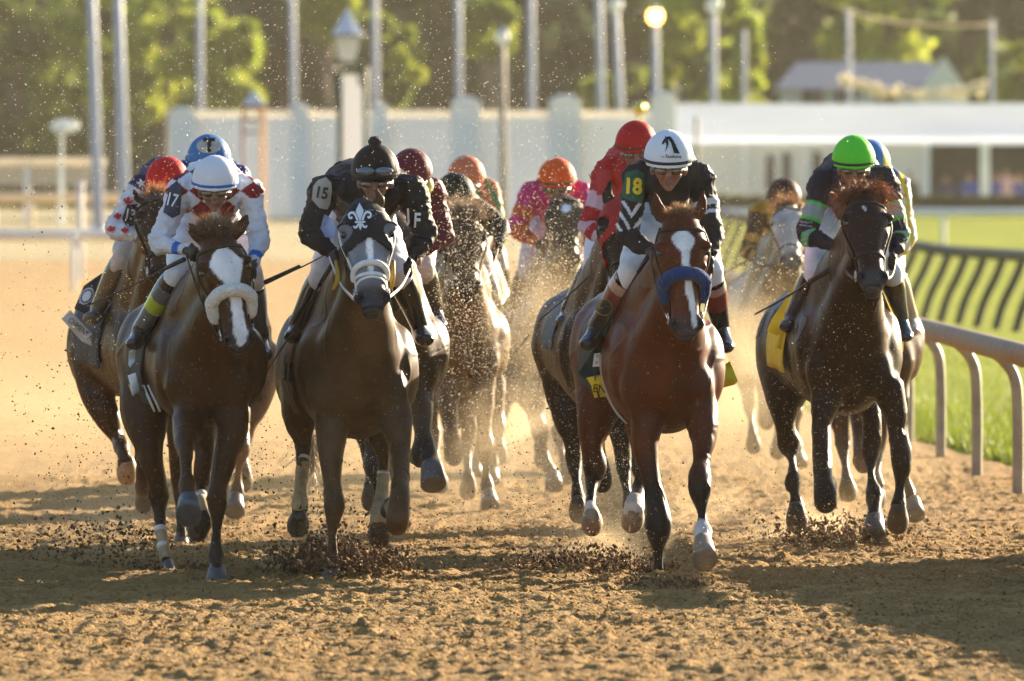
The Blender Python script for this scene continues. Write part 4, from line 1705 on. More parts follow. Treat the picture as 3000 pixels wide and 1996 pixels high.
rg = np.random.default_rng(77)
cen = [(rg.uniform(-48, 48), rg.uniform(478, 520), rg.uniform(2, 20)) for _ in range(190)]
o = leaves('forest', cen, [(3.2, 2.5, 2.6)] * 190, 80000, .42, MG + DG, None, seed=5)
props(o, 'dark wood closing the view behind all the trees', 'wood', kind='stuff')
hl = MB()
hl.tube([(-160, 560, 6), (0, 540, 6), (160, 560, 6)], [(14, 20)] * 3, seg=24, ref=(0, 0, 1))
o = hl.build('hills', mat('hill_green', (.02, .032, .014), rough=1, nscale=.3, namt=.5))
o['kind'] = 'structure'

# spectators under the marquee
def spectator(px, ytop, D, shirt, trousers, label, seated=False):
    x, zt = xp(px, D), zy(ytop, D)
    root = empty('person', (x, D, 1.15), label, 'person', 'spectators under the marquee')
    b = MB()
    h = zt
    b.ell((x, D, h - .12), (.075, .09, .11), nu=12, nv=8)
    b.tube([(x, D, h - .2), (x, D, h - .30)], [.055, .06], seg=8, sub=1)
    b.tube([(x, D, h - .30), (x, D, h - .5), (x, D, h - .85)], [(.19, .11), (.18, .12), (.16, .12)], seg=12)
    for sx in (-1, 1):
        b.tube([(x + sx * .17, D, h - .36), (x + sx * .24, D - .03, h - .62), (x + sx * .17, D - .2, h - .82)], [.05, .042, .03], seg=8)
        lo = max(1.15, h - 1.72)
        if seated:
            b.tube([(x + sx * .09, D, h - .85), (x + sx * .10, D - .42, h - .86), (x + sx * .10, D - .42, lo)], [.08, .065, .04], seg=8)
        else:
            b.tube([(x + sx * .09, D, h - .85), (x + sx * .10, D - .02, lerp(h - .85, lo, .5)), (x + sx * .10, D, lo)], [.085, .06, .04], seg=8)
    def cf(v, n):
        c = np.tile(np.array(shirt, float), (len(v), 1))
        c[v[:, 2] > h - .30] = (.35, .2, .14)
        c[v[:, 2] > h - .08] = (.05, .03, .02)
        c[v[:, 2] < h - .86] = trousers
        return c
    b.build('body', M_cloth, root, voxel=.02, it=2, colf=cf)


spectator(2668, 500, 305, (.05, .04, .05), (.03, .03, .03), 'dark clothed person standing in front of the cream marquee wall', False)
for i, (px, yt, sh_, lab) in enumerate([(2772, 505, (.04, .05, .16), 'person in navy shirt nearest the marquee opening edge'), (2840, 500, (.03, .08, .40), 'person in bright blue shirt left of the white tent post'),
                                        (2920, 500, (.05, .08, .35), 'person in blue shirt right of the white tent post'), (2948, 490, (.55, .35, .38), 'person in pink shirt between two blue shirts'), (2985, 505, (.04, .07, .30), 'person in dark blue shirt at the right edge under the marquee')]):
    spectator(px, yt, 311.2, sh_, (.04, .04, .06), lab, True)

# ------------------------------------------------------------------ the horses
BAY = (.10, .036, .014)
DBAY = (.055, .022, .010)
BLK = (.012, .009, .008)


def const(c):
    c = np.array(c, float)
    return lambda u, p: np.tile(c, (len(u), 1))


# --- 17: bay with a white blaze and white fleece noseband
DA = 55.9
HA = Horse(DA, 'dark bay racehorse with broad white blaze and white fleece noseband', (.105, .046, .021), (637, 700), (706, 1040),
           (612, 1075, 158, 190), (505, 1030, 162, 172),
           [dict(pts=[(668, 1180, .12, 55), (680, 1262, .04, 46), (657, 1350, .0, 37), (641, 1420, -.02, 31), (637, 1456, -.03, 32), (636, 1490, -.02, 27), (636, 1530, -.01, 18), (633, 1590, 0, 18), (633, 1626, 0, 25), (636, 1655, -.03, 21), (636, 1672, -.04, 24)],
                 hoof=(636, 1668, -.03, 25, 634, 1714, -.07, 37)),
            dict(pts=[(560, 1190, .10, 52), (548, 1262, -.10, 44), (540, 1300, -.30, 31), (544, 1335, -.42, 22), (546, 1385, -.5, 18), (549, 1420, -.55, 26), (550, 1450, -.60, 25), (551, 1474, -.62, 27)],
                 hoof=(552, 1466, -.62, 29, 553, 1508, -.72, 39)),
            dict(pts=[(440, 1080, 1.45, 92), (425, 1210, 1.35, 72), (440, 1330, 1.25, 42), (458, 1405, 1.25, 31), (464, 1450, 1.28, 32), (468, 1490, 1.27, 22), (473, 1550, 1.22, 15), (482, 1620, 1.15, 15), (490, 1660, 1.10, 17), (494, 1680, 1.08, 20)],
                 hoof=(492, 1655, 1.1, 18, 500, 1700, 1.02, 23), wrap=[(M_bandage, (470, 1548, 1.22, 17), (478, 1590, 1.18, 17), (486, 1640, 1.12, 18)), (M_tape, (470, 1545, 1.22, 18), (471, 1558, 1.21, 18)), (M_tape, (476, 1595, 1.17, 18), (478, 1606, 1.16, 18))]),
            dict(pts=[(560, 1120, 1.45, 85), (585, 1250, 1.25, 50), (598, 1330, 1.15, 31), (590, 1390, 1.15, 27), (588, 1425, 1.18, 24), (592, 1470, 1.05, 16), (598, 1520, .92, 25), (590, 1545, .95, 27)],
                 hoof=(594, 1530, .93, 30, 576, 1562, 1.05, 36), wrap=[(M_tape, (589, 1452, 1.1, 18), (591, 1466, 1.06, 18)), (M_bandage, (591, 1466, 1.06, 19), (597, 1515, .94, 25), (596, 1535, .93, 28))])],
           ears=[(552, 652, .04), (731, 622, .04)], yaw=6, roll=3, voxel=.0095, blaze=[(-.06, .0, -.01), (-.10, .0, .040), (-.16, .004, .066), (-.20, .006, .058), (-.26, .012, .034), (-.34, .014, .022), (-.44, .012, .024), (-.52, .010, .030), (-.575, .006, .020), (-.60, 0, .004)],
           points=.48, pointc=(.030, .017, .012), barrel=1.0, muzc=(.055, .035, .028),
           forelock=dict(at=(.0, .0, .03), n=900, sp=(.042, .04, .022), len=.085, c=(.05, .02, .01), tip=(.45, .22, .10), dir=(.05, .2, 1.0), j=.5),
           mane=(.03, .015, .01), bridle=dict(m=M_brown_leather, nose='fleece_white', nz=-.385, reins=[(545, 745, -.05), (740, 790, -.05)]))

def cloth17(u, p):
    c = np.tile(np.array((.012, .012, .014)), (len(u), 1))
    c[np.abs(p) > 118] = (.012, .012, .014)
    return c
HA.cloth(.50, 1.15, -128, 128, cloth17, flare=.02)
flap([(376, 1128), (398, 1124), (409, 1150), (411, 1150), (396, 1155), (388, 1160)], DA, .62, M_cloth, HA.root, 'number_tag', color=(.7, .5, .15))
flap([(378, 1030), (398, 1022), (396, 1060), (382, 1078), (376, 1070)], DA, .60, M_cloth, HA.root, 'number_tag', color=(.75, .76, .80))
flap([(376, 1100), (398, 1092), (411, 1146), (388, 1160)], DA, .60, M_cloth, HA.root, 'number_tag', color=(.78, .78, .82))
for xx in (414, 430):
    flap([(xx, 1128), (xx + 9, 1128), (xx + 42, 1205), (xx + 36, 1208)], DA, .50, M_cloth, HA.root, 'girth_strap', color=(.72, .68, .60), wave=.005)
flap([(740, 1105), (772, 1100), (771, 1172), (748, 1182), (735, 1178)], DA, .62, M_cloth, HA.root, 'saddle_cloth', color=(.17, .13, .10))

# --- 15: grey with black hood
DB = 56.0
HB = Horse(DB, 'dark grey racehorse in a black hood with white emblem and white noseband', (.155, .100, .062), (1068, 612), (1092, 925),
           (1048, 1085, 172, 212), (968, 1055, 160, 190),
           [dict(pts=[(975, 1200, .12, 58), (970, 1300, .06, 44), (972, 1380, .02, 32), (976, 1440, .0, 29), (980, 1485, -.02, 31), (977, 1520, 0, 24), (973, 1560, 0, 16), (973, 1620, 0, 17), (972, 1660, 0, 22), (970, 1690, -.03, 20)],
                 hoof=(971, 1672, 0, 23, 968, 1712, -.05, 33)),
            dict(pts=[(1150, 1200, .10, 58), (1170, 1300, -.05, 36), (1174, 1390, -.20, 28), (1172, 1455, -.32, 31), (1168, 1505, -.38, 35), (1165, 1530, -.36, 33), (1160, 1520, -.15, 24), (1150, 1490, .05, 22), (1140, 1478, .12, 20)],
                 hoof=(1142, 1480, .12, 22, 1138, 1500, .22, 30)),
            dict(pts=[(900, 1120, 1.45, 88), (880, 1220, 1.3, 56), (888, 1290, 1.3, 30), (890, 1330, 1.28, 24), (884, 1380, 1.2, 17), (880, 1440, 1.1, 17), (879, 1475, 1.05, 24), (876, 1510, 1.08, 20)],
                 hoof=(876, 1512, 1.02, 30, 872, 1552, 1.16, 37), wrap=[(M_bandage, (889, 1348, 1.26, 19), (884, 1390, 1.2, 19), (880, 1440, 1.1, 19), (878, 1475, 1.05, 25), (878, 1488, 1.05, 23)), (M_tape, (890, 1344, 1.26, 20), (889, 1352, 1.25, 20))]),
            dict(pts=[(1060, 1150, 1.45, 85), (1110, 1270, 1.2, 45), (1123, 1340, 1.15, 24), (1122, 1400, 1.1, 17), (1118, 1460, 1.0, 17), (1112, 1520, .88, 26), (1112, 1550, .86, 30)],
                 hoof=(1112, 1545, .84, 33, 1110, 1585, .98, 36), wrap=[(M_bandage, (1124, 1385, 1.1, 17), (1119, 1440, 1.05, 19), (1113, 1500, .92, 24), (1112, 1545, .85, 33)), (M_tape, (1124, 1382, 1.1, 19), (1123, 1390, 1.1, 19)), (M_tape, (1122, 1400, 1.1, 19), (1122, 1407, 1.1, 19))])],
           ears=[(981, 566, .05), (1102, 540, .0)], yaw=5, roll=0, voxel=.0095, points=0, muzc=(.05, .055, .065), face=(.20, .21, .24), headw=1.34, grey=.12,
           bridle=dict(m=M_white_leather, nose='white', nz=-.42, reins=[(965, 755, -.05), (1210, 770, -.05)], wdt=.010), ms=1.0,
           blaze=[(-.22, 0, .010), (-.3, 0, .014), (-.40, 0, .012), (-.46, 0, .0)],
           tail=dict(path=[(905, 1270, 1.9), (900, 1290, 1.8), (915, 1335, 1.75), (925, 1370, 1.72)], c=(.55, .45, .32), len=.14, n=220, sp=.02))
# hood: a fitted cloth over the upper head with eye and ear openings
def hood(Hs, m, col, name='hood'):
    src = Hs.body.data
    v = getv(src) + rootloc(Hs.body)
    hl = (v - Hs.hP) @ Hs.hBi.T
    ok = (hl[:, 2] > -.300 + .045 * np.clip((.09 - np.abs(hl[:, 0])) / .09, 0, 1) * 1.2) & (hl[:, 2] < .05) & (np.abs(hl[:, 0]) < .15) & (hl[:, 1] < .2) & (hl[:, 1] > -.25)
    for sx in (-1, 1):
        e = ((hl[:, 0] - sx * .093) / .034) ** 2 + ((hl[:, 2] + .185) / .038) ** 2
        ok &= ~((e < 1) & (hl[:, 1] < -.01))
    for base, tip in Hs.ears:
        d, t = capsule_t(v, [lerp(base, tip, .16), tip])
        ok &= ~((d < .05) & (t > .001))
    n = getn(src)
    idx = -np.ones(len(v), int)
    F = [tuple(p.vertices) for p in src.polygons]
    F = [f for f in F if all(ok[i] for i in f)]
    used = sorted({i for f in F for i in f})
    idx[used] = np.arange(len(used))
    me = bpy.data.meshes.new(name)
    me.from_pydata((v + n * .005)[used].tolist(), [], [tuple(int(idx[i]) for i in f) for f in F])
    me.update()
    o = finish(me, name, m, Hs.root, colf=lambda a, b: np.tile(np.array(col, float), (len(a), 1)))
    sd = o.modifiers.new('s', 'SOLIDIFY')
    sd.thickness = .004
    sd.offset = 1
    return o


hoodB = hood(HB, M_silk, (.010, .010, .012))
# fleur-de-lis on the forehead
def arcp(cx, cy, r, a0, a1, n=10):
    return [(cx + r * math.cos(R(a)), cy + r * math.sin(R(a))) for a in np.linspace(a0, a1, n)]


fleur = []
fleur.append([(0, 1.0), (.10, .80), (.20, .60), (.21, .45), (.14, .25), (.06, .06), (.05, -.05), (-.05, -.05), (-.06, .06), (-.14, .25), (-.21, .45), (-.20, .60), (-.10, .80)])
for sx in (-1, 1):
    o1 = [(.08, -.04), (.14, .18), (.26, .42), (.44, .52), (.62, .46), (.70, .30), (.66, .12), (.54, .04), (.44, .08), (.42, .18), (.50, .22), (.55, .16), (.59, .26), (.52, .36), (.40, .36), (.30, .24), (.24, .06), (.20, -.06)]
    fleur.append([(sx * a, b) for a, b in (o1 if sx > 0 else o1[::-1])])
    o2 = [(.06, -.20), (.14, -.20), (.22, -.34), (.34, -.38), (.36, -.30), (.42, -.38), (.36, -.50), (.22, -.50), (.12, -.40)]
    fleur.append([(sx * a, b) for a, b in (o2 if sx > 0 else o2[::-1])])
fleur.append([(-.30, -.08), (.30, -.08), (.30, -.18), (-.30, -.18)])
fleur.append([(-.06, -.20), (.06, -.20), (.09, -.42), (0, -.62), (-.09, -.42)])
project_decal(poly2(*fleur), hoodB, M_white_ink, 'emblem', bvh_of(hoodB), (1055, 645), 50, R(2), DB, off=.007, squash=1.0, cuts=2)
for sx, pts in () and ((-1, [(995, 660), (1002, 642), (1012, 630), (1016, 634), (1006, 650), (1000, 664)]), (1, [(1084, 620), (1100, 628), (1116, 640), (1117, 648), (1104, 638), (1086, 628)])):
    c = np.mean(pts, 0)
    project_decal(poly2([(a - c[0], -(b - c[1])) for a, b in pts]), hoodB, M_white_ink, 'hood_piping', bvh_of(hoodB), c, 1, 0, DB, off=.007, cuts=1)

HB.cloth(.52, 1.15, -128, 100, const((.16, .11, .075)), flare=.02)
flap([(912, 870), (985, 855), (975, 900), (940, 935), (925, 980), (893, 1062), (872, 1070), (890, 985), (905, 930)], DB, .48, M_cloth, HB.root, 'saddle_towel', color=(.30, .22, .15))
flap([(835, 1040), (868, 1035), (872, 1110), (846, 1120), (832, 1112)], DB, .62, M_cloth, HB.root, 'saddle_cloth', color=(.015, .014, .015))
o = flap([(838, 1000), (866, 1002), (862, 1062), (838, 1066)], DB, .60, M_cloth, HB.root, 'number_tag', color=(.20, .15, .12))
q = bvh_of(HB.body)
# yellow cheek pieces (cups) either side of the noseband
for px in (984, 1152):
    f = MB()
    f.tube([W(px, 765, DB - .4), W(px + (6 if px < 1000 else -2), 815, DB - .45), W(px + (-8 if px < 1000 else -6), 848, DB - .42)], [(.009, .006), (.013, .006), (.008, .006)], seg=10)
    f.build('chin_strap', mat('ochre_leather', (.42, .27, .03), rough=.5), HB.root)

# --- 18: bright bay with blue fleece noseband
DC = 56.0
HC = Horse(DC, 'bright bay racehorse with narrow white blaze and blue fleece noseband', (.18, .040, .010), (1994, 640), (2010, 1000),
           (1955, 1075, 165, 212), (1836, 1015, 166, 185),
           [dict(pts=[(1905, 1200, .12, 62), (1890, 1300, .05, 42), (1905, 1390, .02, 31), (1922, 1470, .0, 31), (1928, 1530, -.03, 37), (1928, 1570, -.02, 32), (1928, 1610, 0, 19), (1929, 1660, 0, 16), (1930, 1700, 0, 17)],
                 hoof=(1930, 1690, 0, 18, 1930, 1722, -.03, 28)),
            dict(pts=[(2045, 1190, .10, 62), (2062, 1280, -.02, 41), (2055, 1350, -.10, 28), (2050, 1400, -.18, 34), (2051, 1440, -.22, 31), (2055, 1480, -.22, 20), (2058, 1520, -.24, 17), (2058, 1556, -.28, 27), (2058, 1580, -.33, 24), (2060, 1600, -.37, 25)],
                 hoof=(2060, 1590, -.36, 27, 2064, 1640, -.46, 39), pale=1),
            dict(pts=[(1770, 1100, 1.45, 96), (1742, 1240, 1.3, 58), (1734, 1310, 1.25, 36), (1742, 1365, 1.25, 36), (1737, 1405, 1.25, 26), (1732, 1440, 1.18, 17), (1731, 1480, 1.1, 17), (1733, 1515, 1.02, 27)],
                 hoof=(1734, 1512, .98, 31, 1734, 1550, 1.12, 34), pale=1),
            dict(pts=[(1880, 1120, 1.45, 86), (1888, 1300, 1.2, 45), (1884, 1380, 1.15, 27), (1872, 1440, 1.1, 24), (1860, 1480, .95, 28), (1856, 1500, .9, 30)],
                 hoof=(1858, 1490, .90, 33, 1850, 1542, 1.02, 38), pale=1)],
           ears=[(1913, 558, .04), (2066, 555, .04)], yaw=4, roll=0, voxel=.0095, blaze=[(-.055, -.004, -.01), (-.085, -.004, .022), (-.12, -.002, .046), (-.15, 0, .038), (-.19, .004, .018), (-.26, .006, .014), (-.33, .010, .016), (-.42, .020, .015), (-.50, .028, .012), (-.56, .030, .008), (-.575, .03, .002)],
           points=.66, muzc=(.07, .045, .045), socks=[(2058, 1572, -.32, .10), (1733, 1500, 1.02, .10), (1856, 1490, .92, .10)],
           forelock=dict(at=(.0, -.02, .02), n=420, sp=(.026, .02, .010), len=.05, c=(.16, .07, .03), tip=(.6, .35, .15), dir=(.0, .1, 1.0), j=.35),
           mane=(.05, .02, .01), bridle=dict(m=M_brown_leather, nose='fleece_blue', nz=-.375, reins=[(1905, 745, -.05), (2085, 770, -.05)]))
def cloth18(u, p):
    return np.tile(np.array((.006, .028, .020)), (len(u), 1))
HC.cloth(.50, 1.15, -118, 112, cloth18, flare=.03)
fy = flap([(1718, 1108), (1788, 1094), (1795, 1150), (1799, 1158), (1741, 1166), (1733, 1130)], DC, .52, M_cloth, HC.root, 'name_strip', color=(.80, .58, .01), wave=.012)
project_decal(text2('EN'), fy, M_ink, 'lettering', bvh_of(fy), (1756, 1140), 34, R(-4), DC, off=.006, squash=.9)
fg = flap([(1691, 1096), (1730, 1040), (1752, 1000), (1790, 960), (1800, 1060), (1788, 1096), (1716, 1112)], DC, .54, M_cloth, HC.root, 'saddle_cloth', color=(.006, .030, .028), wave=.015)
ft = flap([(1741, 1036), (1761, 1034), (1762, 1074), (1736, 1075)], DC, .50, M_cloth, HC.root, 'number_tag', color=(.78, .78, .78), wave=.004)
project_decal(text2('D'), ft, M_ink, 'lettering', bvh_of(ft), (1752, 1044), 12, 0, DC, off=.006, cuts=1)
project_decal(text2('SI'), ft, M_ink, 'lettering', bvh_of(ft), (1748, 1063), 13, 0, DC, off=.006, cuts=1)
q = MB()
q.tube([W(1758, 1040, DC + .46), W(1766, 1110, DC + .46), W(1785, 1170, DC + .42), W(1812, 1215, DC + .36), W(1836, 1240, DC + .3)], [(.008, .004)] * 5, seg=8)
q.build('girth_strap', mat('girth_web', (.50, .40, .28), rough=.8), HC.root)
flap([(2117, 1072), (2138, 1058), (2163, 1118), (2152, 1128), (2116, 1137)], DC, .62, M_cloth, HC.root, 'name_strip', color=(.78, .60, .01))
flap([(1780, 900), (1845, 830), (1900, 790), (1905, 830), (1860, 890), (1820, 960), (1795, 1030), (1770, 1030)], DC, .46, M_cloth, HC.root, 'saddle_cloth', color=(.006, .028, .016))

# --- green cap: very dark bay
DD = 60.0
HD = Horse(DD, 'near black racehorse with tiny white star, under the lime capped rider', (.040, .012, .007), (2532, 595), (2556, 862),
           (2487, 1030, 152, 196), (2365, 1005, 148, 172),
           [dict(pts=[(2430, 1130, .10, 60), (2408, 1235, .0, 34), (2408, 1330, -.1, 30), (2412, 1400, -.22, 30), (2418, 1448, -.30, 35), (2418, 1466, -.28, 33), (2420, 1440, -.05, 24), (2425, 1410, .15, 22)],
                 hoof=(2425, 1410, .15, 22, 2428, 1430, .25, 30)),
            dict(pts=[(2600, 1130, .12, 54), (2622, 1210, .10, 38), (2628, 1270, .08, 28), (2640, 1335, .02, 31), (2642, 1375, .0, 27), (2637, 1420, .0, 16), (2634, 1458, -.02, 19), (2632, 1482, -.04, 25)],
                 hoof=(2632, 1488, -.06, 29, 2629, 1550, .06, 36)),
            dict(pts=[(2310, 1090, 1.45, 90), (2296, 1180, 1.3, 55), (2300, 1250, 1.25, 33), (2312, 1300, 1.28, 32), (2320, 1345, 1.22, 16), (2322, 1380, 1.15, 17), (2323, 1415, 1.1, 24), (2330, 1450, 1.05, 17), (2333, 1485, 1.02, 24)],
                 hoof=(2333, 1490, .98, 30, 2335, 1545, 1.1, 36)),
            dict(pts=[(2470, 1100, 1.45, 84), (2540, 1190, 1.2, 42), (2556, 1255, 1.15, 30), (2551, 1315, 1.15, 29), (2552, 1360, 1.1, 18), (2554, 1405, 1.02, 15), (2562, 1455, .95, 25), (2562, 1490, .88, 21), (2562, 1520, .84, 25)],
                 hoof=(2562, 1520, .84, 26, 2560, 1572, .76, 37))],
           ears=[(2478, 555, .06), (2598, 560, .06)], yaw=6, roll=0, voxel=.0095, blaze=[(-.095, -.022, -.002), (-.10, -.020, .007), (-.135, -.014, .006), (-.15, -.012, -.002)], points=.55, muzc=(.05, .045, .05),
           forelock=dict(at=(.0, -.0, .04), n=1100, sp=(.060, .04, .035), len=.10, c=(.05, .015, .008), tip=(.40, .14, .05), dir=(.1, -.3, .5), j=.9, droop=1.0),
           mane=(.03, .012, .008), bridle=dict(m=M_black_leather, nose='plain', nz=-.40, reins=[(2462, 745, -.05), (2625, 765, -.05)]))
HD.cloth(.50, 1.15, -110, 112, const((.72, .58, .01)), flare=.02)
flap([(2262, 935), (2300, 880), (2345, 800), (2350, 870), (2330, 930), (2290, 970), (2278, 984), (2248, 970)], DD, .60, M_cloth, HD.root, 'saddle_cloth', color=(.72, .58, .01))
flap([(2290, 960), (2322, 968), (2330, 1050), (2274, 1018)], DD, .56, M_cloth, HD.root, 'name_strip', color=(.74, .60, .01))
flap([(2398, 830), (2380, 870), (2344, 925), (2338, 990), (2352, 960), (2385, 890), (2412, 850)], DD, .44, M_cloth, HD.root, 'saddle_cloth', color=(.70, .56, .02))
flap([(2638, 920), (2646, 940), (2646, 1030), (2638, 1035)], DD, .60, M_cloth, HD.root, 'name_strip', color=(.72, .58, .01))
flap([(2400, 830), (2440, 800), (2450, 812), (2430, 842), (2402, 848)], DD, .40, M_cloth, HD.root, 'saddle_towel', color=(.25, .04, .02))

# --- 13: left, behind 17
DE = 61.0
HE = Horse(DE, 'brown racehorse with lettered cloth, under the rider in red maple leaves', (.10, .045, .024), (462, 590), (480, 850),
           (470, 1020, 140, 180), (352, 1000, 150, 165),
           [dict(pts=[(430, 1150, .10, 50), (425, 1290, -.1, 30), (420, 1400, -.1, 24), (420, 1460, .1, 20)], hoof=(420, 1440, .1, 22, 422, 1490, .2, 30)),
            dict(pts=[(520, 1150, .10, 50), (520, 1290, .1, 32), (525, 1400, .2, 26), (530, 1520, .2, 16), (530, 1590, .2, 20)], hoof=(530, 1585, .2, 22, 530, 1625, .16, 32)),
            dict(pts=[(288, 1040, 1.45, 92), (286, 1150, 1.35, 58), (318, 1230, 1.3, 40), (344, 1285, 1.3, 22), (352, 1300, 1.1, 22), (362, 1330, .95, 22), (368, 1360, .9, 26)],
                 hoof=(370, 1352, .9, 30, 373, 1405, 1.05, 34), pale=1),
            dict(pts=[(400, 1060, 1.45, 84), (430, 1180, 1.3, 44), (420, 1290, 1.3, 26), (410, 1350, 1.4, 18)], hoof=(410, 1360, 1.4, 20, 400, 1380, 1.6, 28))],
           ears=[(386, 554, .05), (500, 560, .05)], yaw=8, voxel=.013, points=.30,
           forelock=dict(at=(.0, .0, .03), n=300, sp=(.03, .02, .015), len=.08, c=(.20, .08, .03), tip=(.7, .35, .15), dir=(.0, .1, 1.0), j=.4),
           mane=(.05, .02, .01), bridle=dict(m=M_brown_leather, nose='plain', reins=[(430, 690, -.05), (None, 0, 0)]))
HE.cloth(.50, 1.45, -112, 60, const((.020, .018, .026)), flare=.01)
fe = flap([(180, 935), (206, 908), (250, 958), (290, 998), (296, 1028), (240, 1000)], DE, .74, M_cloth, HE.root, 'name_strip', color=(.62, .54, .46), wave=.006)
project_decal(text2('CHMENT RA'), fe, M_ink, 'lettering', bvh_of(fe), (241, 968), 23, R(-39), DE, off=.006, squash=.78)
fr = flap([(218, 905), (246, 838), (300, 800), (312, 830), (280, 890), (262, 925)], DE, .76, M_cloth, HE.root, 'saddle_cloth', color=(.022, .020, .030), wave=.008)
ring = arcp(0, 0, 1, 0, 360, 28)
project_decal(poly2([(a * .82, b * 1.25) for a, b in ring]), fr, M_white_ink, 'round_emblem', bvh_of(fr), (254, 868), 22, R(-35), DE, off=.005, cuts=1)
project_decal(poly2([(a * .82 * .85, b * 1.25 * .85) for a, b in ring]), fr, mat('emblem_blue', (.08, .12, .22)), 'round_emblem', bvh_of(fr), (254, 868), 22, R(-35), DE, off=.009, cuts=1)
project_decal(poly2([(a * .5, b * .8) for a, b in ring]), fr, M_white_ink, 'round_emblem', bvh_of(fr), (254, 868), 22, R(-35), DE, off=.013, cuts=1)
flap([(340, 848), (362, 815), (402, 785), (402, 800), (372, 840), (350, 880), (340, 880)], DE, .42, M_cloth, HE.root, 'saddle_towel', color=(.38, .34, .04))

# ---- a shared galloping pattern for the horses further back, in pixels about a chest centre, at 1.0 = 56 m
GL = [
    [dict(pts=[(-50, 115, .10, 58), (-58, 200, .0, 42), (-52, 290, -.1, 30), (-44, 370, -.2, 34), (-42, 400, -.15, 30), (-46, 380, .05, 20), (-50, 360, .2, 20)], hoof=(-50, 365, .2, 22, -52, 395, .3, 32)),
     dict(pts=[(60, 115, .10, 58), (72, 210, .05, 40), (74, 300, .0, 29), (76, 360, -.02, 32), (76, 400, .0, 22), (80, 450, 0, 16), (84, 500, 0, 24), (88, 530, -.03, 20)], hoof=(88, 528, -.03, 24, 94, 575, -.1, 35)),
     dict(pts=[(-140, 40, 1.45, 92), (-130, 190, 1.3, 56), (-118, 280, 1.25, 32), (-112, 330, 1.25, 28), (-104, 400, 1.15, 17), (-98, 455, 1.05, 24)], hoof=(-98, 460, 1.0, 28, -92, 510, 1.15, 36)),
     dict(pts=[(-20, 60, 1.45, 86), (10, 210, 1.25, 46), (14, 300, 1.2, 30), (8, 350, 1.2, 26), (6, 420, 1.1, 17), (6, 480, .95, 25)], hoof=(6, 480, .95, 28, 2, 535, 1.1, 36))],
    [dict(pts=[(-50, 115, .10, 58), (-70, 200, .05, 42), (-78, 300, .0, 30), (-76, 360, -.05, 33), (-70, 410, .0, 19), (-66, 460, .0, 17), (-62, 500, 0, 25), (-58, 525, -.03, 21)], hoof=(-58, 522, -.03, 25, -54, 568, -.1, 36)),
     dict(pts=[(60, 115, .10, 58), (75, 190, -.1, 40), (80, 260, -.25, 30), (76, 310, -.3, 34), (70, 330, -.2, 28), (64, 300, .05, 20)], hoof=(64, 300, .05, 22, 60, 330, .2, 32)),
     dict(pts=[(-140, 40, 1.45, 92), (-125, 190, 1.3, 56), (-100, 270, 1.2, 34), (-90, 320, 1.2, 28), (-88, 380, 1.1, 17), (-88, 430, 1.0, 25)], hoof=(-88, 430, .95, 28, -84, 480, 1.1, 36)),
     dict(pts=[(-20, 60, 1.45, 86), (6, 210, 1.3, 46), (0, 310, 1.3, 30), (-6, 350, 1.3, 28), (0, 430, 1.25, 17), (6, 490, 1.2, 24)], hoof=(6, 495, 1.2, 24, 10, 540, 1.15, 34))]]


def far_horse(D, label, coat, cx, cy, head, pat=0, flip=1, hx=-110, **kw):
    s = 56.0 / D
    legs = []
    for lg in GL[pat]:
        pts = [(cx + flip * a * s, cy + b * s, c, w_ * s) for a, b, c, w_ in lg['pts']]
        h = lg['hoof']
        legs.append(dict(pts=pts, hoof=(cx + flip * h[0] * s, cy + h[1] * s, h[2], h[3] * s, cx + flip * h[4] * s, cy + h[5] * s, h[6], h[7] * s), pale=kw.get('pale', 0)))
    kw.pop('pale', None)
    for lg, add in zip(legs, kw.pop('legshift', [0] * 4)):
        if add:
            lg['pts'] = [(a + add * i / 6, b, c, w_) for i, (a, b, c, w_) in enumerate(lg['pts'])]
            h = lg['hoof']
            n_ = len(lg['pts']) / 6
            lg['hoof'] = (h[0] + add * n_, h[1], h[2], h[3], h[4] + add * n_, h[5], h[6], h[7])
    args = dict(voxel=.019, points=.5)
    args.update(kw)
    return Horse(D, label, coat, head[0], head[1], (cx, cy, 160 * s, 200 * s), (cx + flip * hx * s, cy - 45 * s, 158 * s, 178 * s), legs, **args)


# behind 15 on its right
HG = far_horse(61.0, 'pale lit racehorse mostly hidden behind the hooded grey one', (.15, .10, .06), 1165, 1040, ((1150, 640), (1160, 900)), pat=1, flip=1, hx=-60,
               points=.75, pointc=(.02, .018, .02), bridle=None)
HG2 = MB()
# its reaching foreleg on the right
HG2.tube([W(1215, 1150, 61.05), W(1236, 1215, 60.9), W(1238, 1260, 60.8), W(1252, 1310, 60.7), W(1255, 1330, 60.66), W(1250, 1345, 60.62), W(1262, 1365, 60.6)], [.08, .062, .048, .042, .042, .034, .040], seg=14, sub=4)
lgo = HG2.build('foreleg', M_coat, HG.root, voxel=.01, it=3, colf=lambda v, n: np.tile(np.array((.018, .016, .018)), (len(v), 1)))
q = MB()
q.tube([W(1262, 1360, 60.6), W(1264, 1372, 60.58), W(1270, 1420, 60.5)], [.050, .058, .070], seg=20, sub=1, cap=.1, smooth=False)
q.build('hoof', M_hoof, HG.root)
HG.cloth(.5, 1.1, -100, 105, const((.14, .05, .03)), flare=.02)
flap([(1262, 958), (1290, 945), (1308, 1000), (1312, 1022), (1282, 1030), (1262, 1020)], 61, .62, M_cloth, HG.root, 'saddle_cloth', color=(.34, .03, .012))
